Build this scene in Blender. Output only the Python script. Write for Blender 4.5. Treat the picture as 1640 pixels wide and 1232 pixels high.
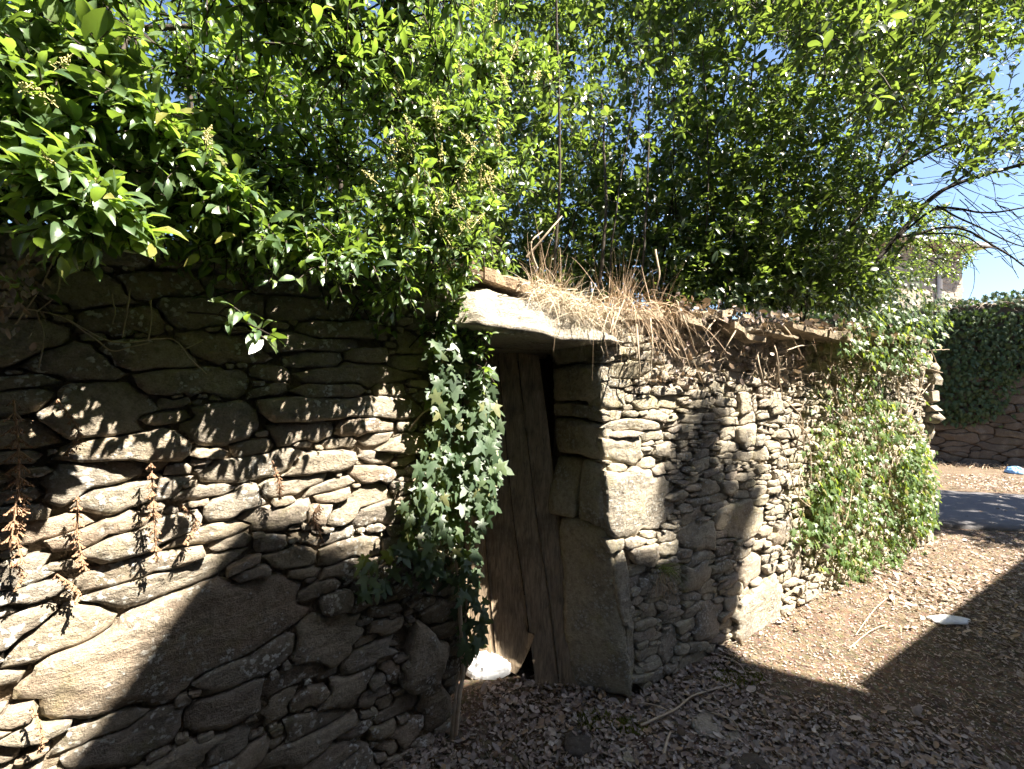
import bpy, math, random
import numpy as np
from mathutils import Vector, Matrix

for o in list(bpy.data.objects):
    bpy.data.objects.remove(o)
rng = np.random.default_rng(7)
random.seed(7)
scene = bpy.context.scene
COL = scene.collection

# ------------------------------------------------------------------ camera, sky, sun, exposure
F, CX, CY, CAMH = 688.0, 820.0, 616.0, 1.55          # focal length and centre in photo pixels (1640 x 1232), eye height
cam = bpy.data.cameras.new('camera')
cam.sensor_width = 36.0
cam.lens = 36.0 * F / 1640.0
cam.clip_start = 0.02
cam.clip_end = 900
camo = bpy.data.objects.new('camera', cam)
camo.location = (0, 0, CAMH)
camo.rotation_euler = (math.radians(90), 0, 0)
COL.objects.link(camo)
scene.camera = camo

S = np.array([0.656, -0.256, 1.0])                    # direction towards the sun
Sn = S / np.linalg.norm(S)
ELEV = math.asin(Sn[2])
AZ = math.atan2(Sn[0], Sn[1])
w = bpy.data.worlds.new('World')
scene.world = w
w.use_nodes = True
nt = w.node_tree
bg = nt.nodes['Background']
sky = nt.nodes.new('ShaderNodeTexSky')
sky.sky_type = 'NISHITA'
sky.sun_disc = False
sky.sun_elevation = ELEV
sky.sun_rotation = AZ
sky.air_density = 1.0
sky.dust_density = 0.8
sky.ozone_density = 3.0
nt.links.new(sky.outputs[0], bg.inputs[0])
bg.inputs[1].default_value = 0.05

sd = bpy.data.lights.new('sun', 'SUN')
sd.energy = 5.0
sd.angle = math.radians(0.5)
sd.color = (1.0, 0.92, 0.79)
so = bpy.data.objects.new('sun', sd)
so.rotation_euler = Vector((-Sn[0], -Sn[1], -Sn[2])).to_track_quat('-Z', 'Y').to_euler()
so.location = (6, -2, 12)
COL.objects.link(so)

vs = scene.view_settings
vs.view_transform = 'Standard'
vs.look = 'None'
vs.exposure = 2.5
vs.gamma = 1.0
vs.use_curve_mapping = False
cy = scene.cycles
cy.max_bounces = 5; cy.diffuse_bounces = 2; cy.glossy_bounces = 2; cy.transmission_bounces = 3; cy.transparent_max_bounces = 4
cy.use_adaptive_sampling = True; cy.adaptive_threshold = 0.03

# ------------------------------------------------------------------ small maths helpers
def vnoise(p, seed=0):
    p = np.asarray(p, float)
    i = np.floor(p).astype(np.int64)
    f = p - i
    f = f * f * (3 - 2 * f)
    def h(a, b, c):
        n = (a * 374761393 + b * 668265263 + c * 2147483647 + seed * 1442695041) & 0xffffffff
        n = ((n ^ (n >> 13)) * 1274126177) & 0xffffffff
        n = n ^ (n >> 16)
        return (n & 0xffff) / 32767.5 - 1.0
    x, y, z = i[..., 0], i[..., 1], i[..., 2]
    fx, fy, fz = f[..., 0], f[..., 1], f[..., 2]
    def L(a, b, t): return a + (b - a) * t
    return L(L(L(h(x, y, z), h(x+1, y, z), fx), L(h(x, y+1, z), h(x+1, y+1, z), fx), fy),
             L(L(h(x, y, z+1), h(x+1, y, z+1), fx), L(h(x, y+1, z+1), h(x+1, y+1, z+1), fx), fy), fz)

def fbm(p, oct=3, seed=0):
    p = np.asarray(p, float)
    s = 0; a = 1.0
    for k in range(oct):
        s = s + a * vnoise(p * (2.03 ** k) + 13.7 * k, seed + k)
        a *= 0.5
    return s / 1.75

def unit(v):
    v = np.asarray(v, float)
    return v / np.maximum(np.linalg.norm(v, axis=-1, keepdims=True), 1e-9)

def pix(px, py, depth):
    """a point on the sight line of a photo pixel at a depth"""
    return np.array([(px - CX) / F * depth, depth, CAMH - (py - CY) / F * depth])

def proj(P):
    P = np.asarray(P, float)
    y = np.maximum(P[..., 1], 1e-3)
    return CX + P[..., 0] / y * F, CY - (P[..., 2] - CAMH) / y * F

class Plane:
    """a vertical wall face: origin O, direction d, outward normal n"""
    def __init__(s, O, d):
        s.O = np.array(O, float); s.d = np.array([d[0], d[1], 0.0]) / math.hypot(*d)
        s.n = np.array([s.d[1], -s.d[0], 0.0])
    def uv(s, px, py, off=0.0):
        O = s.O + s.n[:2] * off
        r = np.array([(px - CX) / F, 1.0])
        A = np.array([[r[0], -s.d[0]], [r[1], -s.d[1]]])
        k, t = np.linalg.solve(A, O)
        return np.array([t, CAMH - (py - CY) / F * k])
    def at(s, u, v, wv=0.0):
        u = np.asarray(u, float); v = np.asarray(v, float); wv = np.asarray(wv, float)
        P = np.zeros(np.broadcast(u, v, wv).shape + (3,))
        P[..., 0] = s.O[0] + s.d[0] * u + s.n[0] * wv
        P[..., 1] = s.O[1] + s.d[1] * u + s.n[1] * wv
        P[..., 2] = v
        return P
    def px(s, px, py, off=0.0):
        u, v = s.uv(px, py, off)
        return s.at(u, v, off)

RW = Plane((0.59, 2.13), (0.866, 0.5))     # the wall beyond the doorway
LW = Plane((-0.215, 1.80), (0.766, 0.643)) # the wall before the doorway

# ------------------------------------------------------------------ mesh helpers
def mesh_np(name, V, T, mat, smooth=True, sm=None):
    V = np.asarray(V, np.float32); T = np.asarray(T, np.int32)
    k = T.shape[1]
    me = bpy.data.meshes.new(name)
    me.vertices.add(len(V)); me.vertices.foreach_set('co', V.ravel())
    me.loops.add(T.size); me.loops.foreach_set('vertex_index', T.ravel())
    me.polygons.add(len(T))
    me.polygons.foreach_set('loop_start', np.arange(0, T.size, k, dtype=np.int32))
    me.polygons.foreach_set('loop_total', np.full(len(T), k, np.int32))
    me.polygons.foreach_set('use_smooth', np.full(len(T), smooth) if sm is None else np.asarray(sm, bool))
    me.update(calc_edges=True)
    me.validate()
    if mat: me.materials.append(mat)
    return me

def link(name, data, parent=None, loc=None):
    o = bpy.data.objects.new(name, data)
    COL.objects.link(o)
    if parent is not None: o.parent = parent
    if loc is not None: o.location = loc
    return o

def tag(o, label=None, cat=None, group=None, kind=None):
    if label: o['label'] = label
    if cat: o['category'] = cat
    if group: o['group'] = group
    if kind: o['kind'] = kind
    return o

def empty(name, label, cat, group=None):
    return tag(link(name, None), label, cat, group)

class Buf:
    def __init__(s): s.V = []; s.T = []; s.n = 0
    def add(s, V, T):
        V = np.asarray(V, float); T = np.asarray(T, int)
        if T.shape[1] == 4:
            T = np.concatenate([T[:, [0, 1, 2]], T[:, [0, 2, 3]]])
        s.V.append(V); s.T.append(T + s.n); s.n += len(V)
        return s
    def tube(s, pts, radii, sides=5, cap=True):
        pts = np.asarray(pts, float); m = len(pts)
        radii = np.broadcast_to(np.asarray(radii, float), (m,))
        tan = unit(np.gradient(pts, axis=0))
        ref = np.array([0.31, 0.17, 0.93])
        if abs(tan[:, 2]).mean() > 0.85: ref = np.array([0.9, 0.4, 0.1])
        a = unit(np.cross(tan, ref)); b = np.cross(tan, a)
        th = np.arange(sides) * 2 * np.pi / sides
        V = pts[:, None] + radii[:, None, None] * (np.cos(th)[None, :, None] * a[:, None] + np.sin(th)[None, :, None] * b[:, None])
        V = V.reshape(-1, 3)
        i = np.arange(m - 1)[:, None] * sides; j = np.arange(sides)[None]
        jn = (j + 1) % sides
        Q = np.stack([i + j, i + jn, i + sides + jn, i + sides + j], -1).reshape(-1, 4)
        s.add(V, Q)
        if cap:
            s.add(np.vstack([V[:sides], pts[:1]]), [[sides, (k + 1) % sides, k] for k in range(sides)])
            s.add(np.vstack([V[-sides:], pts[-1:]]), [[k, (k + 1) % sides, sides] for k in range(sides)])
        return s
    def box(s, lo, hi, M=None):
        lo = np.array(lo, float); hi = np.array(hi, float)
        V = np.array([[x, y, z] for x in (lo[0], hi[0]) for y in (lo[1], hi[1]) for z in (lo[2], hi[2])])
        if M is not None: V = M(V)
        return s.add(V, [[0, 1, 3, 2], [4, 6, 7, 5], [0, 4, 5, 1], [2, 3, 7, 6], [0, 2, 6, 4], [1, 5, 7, 3]])
    def mesh(s, name, mat, smooth=True):
        return mesh_np(name, np.vstack(s.V), np.vstack(s.T), mat, smooth)
    def obj(s, name, mat, parent=None, smooth=True):
        return link(name, s.mesh(name, mat, smooth), parent)

def smooth_path(pts, n):
    """Catmull-Rom through the points"""
    pts = np.asarray(pts, float)
    P = np.vstack([2 * pts[0] - pts[1], pts, 2 * pts[-1] - pts[-2]])
    out = []
    t = np.linspace(0, len(pts) - 1 - 1e-6, n)
    for x in t:
        i = int(x); f = x - i
        a, b, c, d = P[i], P[i+1], P[i+2], P[i+3]
        out.append(0.5 * ((2*b) + (c-a)*f + (2*a-5*b+4*c-d)*f*f + (3*b-a-3*c+d)*f**3))
    return np.array(out)

# ------------------------------------------------------------------ materials
def new_mat(name):
    m = bpy.data.materials.new(name)
    m.use_nodes = True
    n = m.node_tree.nodes; l = m.node_tree.links
    return m, n, l, n['Principled BSDF']

def node(n, typ, **kw):
    x = n.new(typ)
    for k, v in kw.items(): setattr(x, k, v)
    return x

def noise_tex(n, l, vec, scale, detail=4, rough=0.6, dist=0.0):
    t = node(n, 'ShaderNodeTexNoise')
    t.inputs['Scale'].default_value = scale; t.inputs['Detail'].default_value = detail
    t.inputs['Roughness'].default_value = rough; t.inputs['Distortion'].default_value = dist
    if vec is not None: l.new(vec, t.inputs['Vector'])
    return t.outputs['Fac']

def ramp(n, l, fac, stops):
    r = node(n, 'ShaderNodeValToRGB')
    el = r.color_ramp.elements
    while len(el) < len(stops): el.new(0.5)
    for e, (p, c) in zip(el, stops):
        e.position = p; e.color = (c, c, c, 1) if isinstance(c, (int, float)) else (*c, 1)
    l.new(fac, r.inputs[0])
    return r.outputs[0]

def mixc(n, l, fac, a, b, mode='MIX'):
    m = node(n, 'ShaderNodeMix', data_type='RGBA', blend_type=mode)
    for s, v in ((0, fac), (6, a), (7, b)):
        if hasattr(v, 'links') or hasattr(v, 'is_linked'): l.new(v, m.inputs[s])
        else: m.inputs[s].default_value = v if s == 0 else (*v, 1)
    return m.outputs[2]

def mathn(n, l, op, a, b=0.5):
    m = node(n, 'ShaderNodeMath', operation=op)
    for s, v in ((0, a), (1, b)):
        if hasattr(v, 'is_linked'): l.new(v, m.inputs[s])
        else: m.inputs[s].default_value = v
    return m.outputs[0]

def piece_random(n, l):
    oi = node(n, 'ShaderNodeObjectInfo'); ge = node(n, 'ShaderNodeNewGeometry')
    return mathn(n, l, 'FRACT', mathn(n, l, 'ADD', oi.outputs['Random'], ge.outputs['Random Per Island']))

def stone_mat(name, cols, lichen=0.5, moss=0.15, bump=0.6, squash=2.2, bedmix=0.6):
    m, n, l, p = new_mat(name)
    ge = node(n, 'ShaderNodeNewGeometry')
    pos = ge.outputs['Position']
    rnd = piece_random(n, l)
    base = ramp(n, l, rnd, [(i / (len(cols) - 1), c) for i, c in enumerate(cols)])
    mp = node(n, 'ShaderNodeMapping'); mp.inputs['Scale'].default_value = (1, 1, squash)
    l.new(pos, mp.inputs[0])
    bed = noise_tex(n, l, mp.outputs[0], 11, 8, 0.68, 0.0)
    grain = noise_tex(n, l, pos, 190, 4, 0.75)
    mid = noise_tex(n, l, pos, 48, 5, 0.72)
    blot = noise_tex(n, l, pos, 6.5, 6, 0.7)
    c = mixc(n, l, ramp(n, l, bed, [(0.35, 0.0), (0.65, bedmix)]), base, (0.40, 0.345, 0.265), 'MIX')
    c = mixc(n, l, 0.9, c, ramp(n, l, mid, [(0.28, 0.55), (0.5, 1.0), (0.72, 1.2)]), 'MULTIPLY')
    c = mixc(n, l, ramp(n, l, blot, [(0.47, 0.0), (0.62, 0.6)]), c, (0.13, 0.115, 0.10))
    c = mixc(n, l, 0.8, c, ramp(n, l, grain, [(0.3, 0.65), (0.68, 1.2)]), 'MULTIPLY')
    # grey-white crustose lichen in spots that gather in patches
    vo = node(n, 'ShaderNodeTexVoronoi'); vo.inputs['Scale'].default_value = 52; vo.inputs['Randomness'].default_value = 1
    dv = node(n, 'ShaderNodeVectorMath', operation='ADD')
    nz = node(n, 'ShaderNodeTexNoise'); nz.inputs['Scale'].default_value = 75; nz.inputs['Detail'].default_value = 4
    sc = node(n, 'ShaderNodeVectorMath', operation='SCALE'); sc.inputs[3].default_value = 0.03
    l.new(pos, nz.inputs['Vector']); l.new(nz.outputs['Color'], sc.inputs[0]); l.new(pos, dv.inputs[0]); l.new(sc.outputs[0], dv.inputs[1])
    l.new(dv.outputs[0], vo.inputs['Vector'])
    spots = ramp(n, l, vo.outputs['Distance'], [(0.30, 1.0), (0.44, 0.0)])
    patch = ramp(n, l, noise_tex(n, l, pos, 6.5, 4, 0.7), [(0.50, 0.0), (0.57, 1.0)])
    lf = mathn(n, l, 'MULTIPLY', mathn(n, l, 'MULTIPLY', spots, patch), lichen)
    c = mixc(n, l, lf, c, (0.60, 0.59, 0.54))
    mz = ramp(n, l, noise_tex(n, l, pos, 7.3, 6, 0.75), [(0.56, 0.0), (0.70, 1.0)])
    c = mixc(n, l, mathn(n, l, 'MULTIPLY', mz, moss), c, (0.27, 0.25, 0.08))
    l.new(c, p.inputs['Base Color'])
    p.inputs['Roughness'].default_value = 0.92
    p.inputs['Specular IOR Level'].default_value = 0.2
    chip = node(n, 'ShaderNodeTexVoronoi'); chip.inputs['Scale'].default_value = 26; l.new(dv.outputs[0], chip.inputs['Vector'])
    sep = node(n, 'ShaderNodeSeparateColor'); l.new(chip.outputs['Color'], sep.inputs[0])
    b1 = node(n, 'ShaderNodeBump'); b1.inputs['Strength'].default_value = bump; b1.inputs['Distance'].default_value = 0.016
    hh = mathn(n, l, 'ADD', mathn(n, l, 'MULTIPLY', bed, 1.1), mathn(n, l, 'MULTIPLY', grain, 0.28))
    hh = mathn(n, l, 'ADD', hh, mathn(n, l, 'MULTIPLY', lf, 0.08))
    hh = mathn(n, l, 'ADD', hh, mathn(n, l, 'MULTIPLY', sep.outputs[0], 0.16))
    hh = mathn(n, l, 'ADD', hh, mathn(n, l, 'MULTIPLY', mid, 0.7))
    l.new(hh, b1.inputs['Height']); l.new(b1.outputs[0], p.inputs['Normal'])
    return m

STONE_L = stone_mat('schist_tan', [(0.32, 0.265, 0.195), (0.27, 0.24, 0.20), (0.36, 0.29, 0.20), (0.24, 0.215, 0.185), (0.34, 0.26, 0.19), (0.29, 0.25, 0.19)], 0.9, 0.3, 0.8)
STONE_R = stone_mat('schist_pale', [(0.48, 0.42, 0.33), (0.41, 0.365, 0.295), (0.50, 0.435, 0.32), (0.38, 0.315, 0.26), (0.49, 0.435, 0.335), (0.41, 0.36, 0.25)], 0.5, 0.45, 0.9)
STONE_FAR = stone_mat('schist_shade_darkened', [(0.075, 0.06, 0.05), (0.095, 0.076, 0.062), (0.055, 0.046, 0.04), (0.08, 0.067, 0.055)], 0.05, 0.1, 0.5, bedmix=0.04)  # far wall's deep shade is put into these darkened base colours
STONE_LIN = stone_mat('slab_stone', [(0.42, 0.38, 0.315), (0.38, 0.345, 0.285)], 0.6, 0.4, 1.0, 4.0)

def plain(name, col, rough=0.85, var=0.3, scale=20, bump=0.3, spec=0.3, dist=0.01):
    m, n, l, p = new_mat(name)
    ge = node(n, 'ShaderNodeNewGeometry')
    f = noise_tex(n, l, ge.outputs['Position'], scale, 5, 0.65)
    rnd = piece_random(n, l)
    c = mixc(n, l, 1.0, col, ramp(n, l, f, [(0.25, 1 - var), (0.75, 1 + var)]), 'MULTIPLY')
    c = mixc(n, l, 1.0, c, ramp(n, l, rnd, [(0, 1 - var * 0.6), (1, 1 + var * 0.6)]), 'MULTIPLY')
    l.new(c, p.inputs['Base Color'])
    p.inputs['Roughness'].default_value = rough
    p.inputs['Specular IOR Level'].default_value = spec
    if bump:
        b = node(n, 'ShaderNodeBump'); b.inputs['Strength'].default_value = bump; b.inputs['Distance'].default_value = dist
        l.new(f, b.inputs['Height']); l.new(b.outputs[0], p.inputs['Normal'])
    return m

EARTH = plain('dark_earth', (0.06, 0.042, 0.03), 0.95, 0.4, 30, 0.8, 0.1, 0.03)
CLAY = plain('joint_clay', (0.21, 0.17, 0.125), 0.95, 0.45, 50, 1.0, 0.1, 0.04)
BARK = plain('bark', (0.055, 0.045, 0.036), 0.9, 0.4, 40, 0.8, 0.2)
BARK_GREY = plain('grey_bark', (0.20, 0.175, 0.145), 0.9, 0.4, 40, 0.8, 0.2)
STRAW = plain('straw', (0.62, 0.53, 0.40), 0.8, 0.35, 30, 0.0, 0.2)
STRAW_RED = plain('rusty_straw', (0.42, 0.31, 0.21), 0.8, 0.4, 30, 0.0, 0.2)
DEAD = plain('dead_stem', (0.46, 0.37, 0.27), 0.85, 0.3, 30, 0.2, 0.2)
CAPSULE = plain('dry_capsule', (0.30, 0.185, 0.115), 0.8, 0.4, 60, 0.0, 0.2)
BARNSTONE = plain('barn_stone', (0.13, 0.11, 0.09), 0.95, 0.3, 6, 0.6, 0.1)  # wall of the added barn, dark to bounce little; lane houses share it
RENDERWALL = plain('lime_render', (0.62, 0.58, 0.50), 0.9, 0.12, 3, 0.2, 0.2)
ROOFTILE = plain('clay_tile', (0.36, 0.30, 0.26), 0.85, 0.3, 6, 0.3, 0.2)
ASPHALT = plain('asphalt', (0.125, 0.12, 0.125), 0.9, 0.35, 90, 0.6, 0.3)
PIPE = plain('zinc_pipe', (0.55, 0.57, 0.6), 0.45, 0.1, 5, 0.0, 0.5)
FLOWER = plain('cream_blossom', (0.55, 0.50, 0.22), 0.7, 0.25, 50, 0.0, 0.3)

def leaf_mat(name, cols, trans, tmix=0.42, rough=0.38, spec=0.5, old=None):
    m, n, l, p = new_mat(name)
    rnd = piece_random(n, l)
    c = ramp(n, l, rnd, [(0.94 * i / (len(cols) - 1), k) for i, k in enumerate(cols)] + ([(0.965, old)] if old else []))
    ge = node(n, 'ShaderNodeNewGeometry')
    f = noise_tex(n, l, ge.outputs['Position'], 55, 3, 0.6)
    c2 = mixc(n, l, 1.0, c, ramp(n, l, f, [(0.3, 0.75), (0.7, 1.2)]), 'MULTIPLY')
    l.new(c2, p.inputs['Base Color'])
    p.inputs['Roughness'].default_value = rough
    p.inputs['Specular IOR Level'].default_value = spec
    b = node(n, 'ShaderNodeBump'); b.inputs['Strength'].default_value = 0.25; b.inputs['Distance'].default_value = 0.003
    l.new(f, b.inputs['Height']); l.new(b.outputs[0], p.inputs['Normal'])
    tr = node(n, 'ShaderNodeBsdfTranslucent')
    tc = mixc(n, l, 1.0, trans, ramp(n, l, rnd, [(0, 0.45), (0.6, 0.9), (1, 1.4)]), 'MULTIPLY')
    l.new(tc, tr.inputs[0])
    mx = node(n, 'ShaderNodeMixShader'); mx.inputs[0].default_value = tmix
    l.new(p.outputs[0], mx.inputs[1]); l.new(tr.outputs[0], mx.inputs[2])
    l.new(mx.outputs[0], n['Material Output'].inputs[0])
    return m

LEAF_PRIVET = leaf_mat('privet_leaf', [(0.065, 0.12, 0.05), (0.10, 0.16, 0.065), (0.05, 0.095, 0.045), (0.14, 0.195, 0.075)], (0.34, 0.52, 0.06), 0.33, 0.36, 0.75, (0.20, 0.19, 0.05))
LEAF_LAUREL = leaf_mat('laurel_leaf', [(0.024, 0.045, 0.022), (0.036, 0.064, 0.026), (0.02, 0.036, 0.02), (0.075, 0.11, 0.03)], (0.31, 0.45, 0.06), 0.29, 0.32, 0.75, (0.15, 0.14, 0.05))
LEAF_IVY = leaf_mat('ivy_leaf', [(0.05, 0.085, 0.05), (0.08, 0.12, 0.065), (0.036, 0.065, 0.036), (0.12, 0.165, 0.085)], (0.30, 0.42, 0.06), 0.25, 0.45, 0.5, (0.15, 0.155, 0.07))
LEAF_IVY_FRESH = leaf_mat('fresh_ivy_leaf', [(0.06, 0.11, 0.035), (0.09, 0.15, 0.045), (0.045, 0.085, 0.03), (0.13, 0.19, 0.06)], (0.38, 0.50, 0.05), 0.32, 0.42, 0.55, (0.2, 0.17, 0.07))
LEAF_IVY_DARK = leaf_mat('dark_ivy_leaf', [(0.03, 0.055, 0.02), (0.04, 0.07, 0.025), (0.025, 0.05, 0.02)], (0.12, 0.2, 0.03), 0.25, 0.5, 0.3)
LEAF_DEAD = leaf_mat('dead_leaf', [(0.37, 0.285, 0.235), (0.22, 0.17, 0.145), (0.48, 0.39, 0.33), (0.33, 0.285, 0.26), (0.62, 0.54, 0.47), (0.20, 0.16, 0.145), (0.42, 0.30, 0.20)], (0.3, 0.2, 0.1), 0.15, 0.75, 0.25)
GRASS_GREEN = leaf_mat('green_blade', [(0.10, 0.15, 0.04), (0.16, 0.19, 0.06)], (0.3, 0.4, 0.08), 0.4, 0.6, 0.3)
MOSS = leaf_mat('moss', [(0.16, 0.17, 0.03), (0.11, 0.13, 0.03)], (0.25, 0.28, 0.04), 0.2, 0.9, 0.1)

def wood_mat():
    m, n, l, p = new_mat('weathered_plank')
    tc = node(n, 'ShaderNodeTexCoord')
    mp = node(n, 'ShaderNodeMapping'); mp.inputs['Scale'].default_value = (1, 1, 0.045)
    l.new(tc.outputs['Object'], mp.inputs[0])
    g = noise_tex(n, l, mp.outputs[0], 75, 6, 0.65, 1.2)
    g2 = noise_tex(n, l, mp.outputs[0], 22, 4, 0.6, 2.0)
    st = noise_tex(n, l, tc.outputs['Object'], 5, 5, 0.65)
    rnd = piece_random(n, l)
    c = ramp(n, l, g, [(0.28, (0.14, 0.11, 0.085)), (0.5, (0.33, 0.25, 0.17)), (0.75, (0.47, 0.37, 0.26))])
    c = mixc(n, l, 0.6, c, ramp(n, l, g2, [(0.3, 0.55), (0.7, 1.25)]), 'MULTIPLY')
    c = mixc(n, l, ramp(n, l, st, [(0.45, 0.0), (0.7, 0.6)]), c, (0.05, 0.038, 0.028))
    c = mixc(n, l, 1.0, c, ramp(n, l, rnd, [(0, 0.8), (1, 1.2)]), 'MULTIPLY')
    l.new(c, p.inputs['Base Color']); p.inputs['Roughness'].default_value = 0.8
    p.inputs['Specular IOR Level'].default_value = 0.3
    b = node(n, 'ShaderNodeBump'); b.inputs['Strength'].default_value = 0.8; b.inputs['Distance'].default_value = 0.006
    l.new(g, b.inputs['Height']); l.new(b.outputs[0], p.inputs['Normal'])
    return m
WOOD = wood_mat()

def ground_mat():
    m, n, l, p = new_mat('leaf_strewn_earth')
    ge = node(n, 'ShaderNodeNewGeometry'); pos = ge.outputs['Position']
    a = noise_tex(n, l, pos, 7, 6, 0.7); b = noise_tex(n, l, pos, 70, 5, 0.75)
    vo = node(n, 'ShaderNodeTexVoronoi'); vo.inputs['Scale'].default_value = 55; l.new(pos, vo.inputs['Vector'])
    c = ramp(n, l, a, [(0.3, (0.10, 0.072, 0.05)), (0.55, (0.20, 0.15, 0.105)), (0.75, (0.32, 0.25, 0.18))])
    c = mixc(n, l, 0.8, c, ramp(n, l, b, [(0.3, 0.4), (0.7, 1.3)]), 'MULTIPLY')
    c = mixc(n, l, 0.25, c, vo.outputs['Color'], 'MULTIPLY')
    l.new(c, p.inputs['Base Color']); p.inputs['Roughness'].default_value = 0.95
    p.inputs['Specular IOR Level'].default_value = 0.15
    bp = node(n, 'ShaderNodeBump'); bp.inputs['Strength'].default_value = 0.9; bp.inputs['Distance'].default_value = 0.02
    l.new(b, bp.inputs['Height']); l.new(bp.outputs[0], p.inputs['Normal'])
    return m
GROUND = ground_mat()

def plastic_mat(name, col, t=0.25):
    m, n, l, p = new_mat(name)
    ge = node(n, 'ShaderNodeNewGeometry')
    f = noise_tex(n, l, ge.outputs['Position'], 40, 4, 0.6)
    p.inputs['Base Color'].default_value = (*col, 1); p.inputs['Roughness'].default_value = 0.4
    b = node(n, 'ShaderNodeBump'); b.inputs['Strength'].default_value = 0.6; b.inputs['Distance'].default_value = 0.008
    l.new(f, b.inputs['Height']); l.new(b.outputs[0], p.inputs['Normal'])
    tr = node(n, 'ShaderNodeBsdfTranslucent'); tr.inputs[0].default_value = (*col, 1)
    mx = node(n, 'ShaderNodeMixShader'); mx.inputs[0].default_value = t
    l.new(p.outputs[0], mx.inputs[1]); l.new(tr.outputs[0], mx.inputs[2])
    l.new(mx.outputs[0], n['Material Output'].inputs[0])
    return m
WHITEBAG = plastic_mat('white_plastic', (0.82, 0.84, 0.88))
BLUEBAG = plastic_mat('blue_plastic', (0.25, 0.45, 0.70))

# ------------------------------------------------------------------ ground
def gz(x, y):
    x = np.asarray(x, float); y = np.asarray(y, float)
    p = np.stack([x, y, 0 * x], -1)
    h = 0.022 * fbm(p * 1.7, 3, 5) + 0.010 * fbm(p * 9, 2, 9)
    dl_ = np.abs((x - LW.O[0]) * LW.n[0] + (y - LW.O[1]) * LW.n[1])
    h = h + 0.13 * np.exp(-(dl_ / 0.30) ** 2) * (x < 0.1) * np.clip((0.1 - x) / 0.3, 0, 1)
    dr_ = (x - RW.O[0]) * RW.n[0] + (y - RW.O[1]) * RW.n[1]
    t = (x - RW.O[0]) * RW.d[0] + (y - RW.O[1]) * RW.d[1]
    h = h + 0.05 * np.exp(-(dr_ / 0.22) ** 2) * np.clip((t - 0.5) / 0.4, 0, 1) * (t < 4.2)
    fade = np.clip((9.0 - np.hypot(x, y)) / 2.5, 0, 1)
    return h * fade

def make_ground():
    xs = np.concatenate([[-400, -100, -30, -10, -5, -3], np.arange(-2.2, 8.0, 0.05), np.arange(8.2, 12, 0.4), [14, 18, 30, 100, 400]])
    ys = np.concatenate([[-400, -100, -30, -10, -4, -2, -0.5], np.arange(0.4, 8.0, 0.05), np.arange(8.2, 14, 0.4), [18, 30, 100, 400]])
    X, Y = np.meshgrid(xs, ys, indexing='ij')
    Z = gz(X, Y)
    V = np.stack([X, Y, Z], -1).reshape(-1, 3)
    ny = len(ys)
    i = np.arange(len(xs) - 1)[:, None] * ny + np.arange(ny - 1)[None]
    Q = np.stack([i, i + ny, i + ny + 1, i + 1], -1).reshape(-1, 4)
    return tag(link('ground', mesh_np('ground', V, Q, GROUND)), 'brown earth of the lane strewn with dry leaves', 'ground', kind='structure')
ground = make_ground()

# crossing road beyond the end of the wall
FARD = np.array([0.953, -0.302])
def make_road():
    b = Buf()
    m = 60
    t = np.linspace(-6, 22, m)
    c0 = np.array([5.0, 4.65]); c1 = np.array([5.7, 6.35])
    nn = np.array([0.302, 0.953])
    rows = []
    for k in range(9):
        f = k / 8
        A = c0 + (c1 - c0) * f
        wob = 0.12 * vnoise(np.stack([t * 1.7, t * 0 + k * 0, t * 0], -1), 3) * (1 - 2 * f if k in (0, 8) else 0)
        P = A[None] + t[:, None] * FARD[None] + nn[None] * wob[:, None]
        z = gz(P[:, 0], P[:, 1]) * 0.3 + 0.03 + 0.03 * math.sin(f * math.pi)
        rows.append(np.column_stack([P, z]))
    lip0 = rows[0].copy(); lip0[:, 2] -= 0.06; lip1 = rows[-1].copy(); lip1[:, 2] -= 0.06
    V = np.vstack([lip0] + rows + [lip1])
    i = np.arange(10)[:, None] * m + np.arange(m - 1)[None]
    Q = np.stack([i, i + 1, i + m + 1, i + m], -1).reshape(-1, 4)
    return tag(link('road', mesh_np('road', V, Q, ASPHALT)), 'grey asphalt road crossing beyond the end of the wall', 'road', kind='structure')
make_road()

# ------------------------------------------------------------------ stones
NA = 60
ANG = np.arange(NA) * 2 * np.pi / NA

class Stone:
    def __init__(s, c, R, key):
        s.c = np.array(c, float); s.R = np.asarray(R, float); s.key = key
        s.rad = s.R.max()
    def dist(s, P):
        d = P - s.c
        r = np.hypot(d[..., 0], d[..., 1])
        a = (np.arctan2(d[..., 1], d[..., 0]) % (2 * np.pi)) / (2 * np.pi) * NA
        i = np.floor(a).astype(int) % NA; f = a - np.floor(a)
        R = s.R[i] * (1 - f) + s.R[(i + 1) % NA] * f
        return r / R

def poly_stone(poly):
    P = np.asarray(poly, float)
    Q = np.roll(P, -1, axis=0)
    cr = P[:, 0] * Q[:, 1] - Q[:, 0] * P[:, 1]
    A = cr.sum() / 2
    c = ((P + Q) * cr[:, None]).sum(0) / (6 * A)
    R = np.zeros(NA)
    for k, a in enumerate(ANG):
        d = np.array([math.cos(a), math.sin(a)])
        best = 0.01
        for p, q in zip(P - c, Q - c):
            e = q - p
            den = d[0] * e[1] - d[1] * e[0]
            if abs(den) < 1e-12: continue
            t = (p[0] * e[1] - p[1] * e[0]) / den
            u = (p[0] * d[1] - p[1] * d[0]) / den
            if t > 0 and -1e-6 <= u <= 1 + 1e-6: best = max(best, t)
        R[k] = best
    return Stone(c, R, True)

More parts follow.
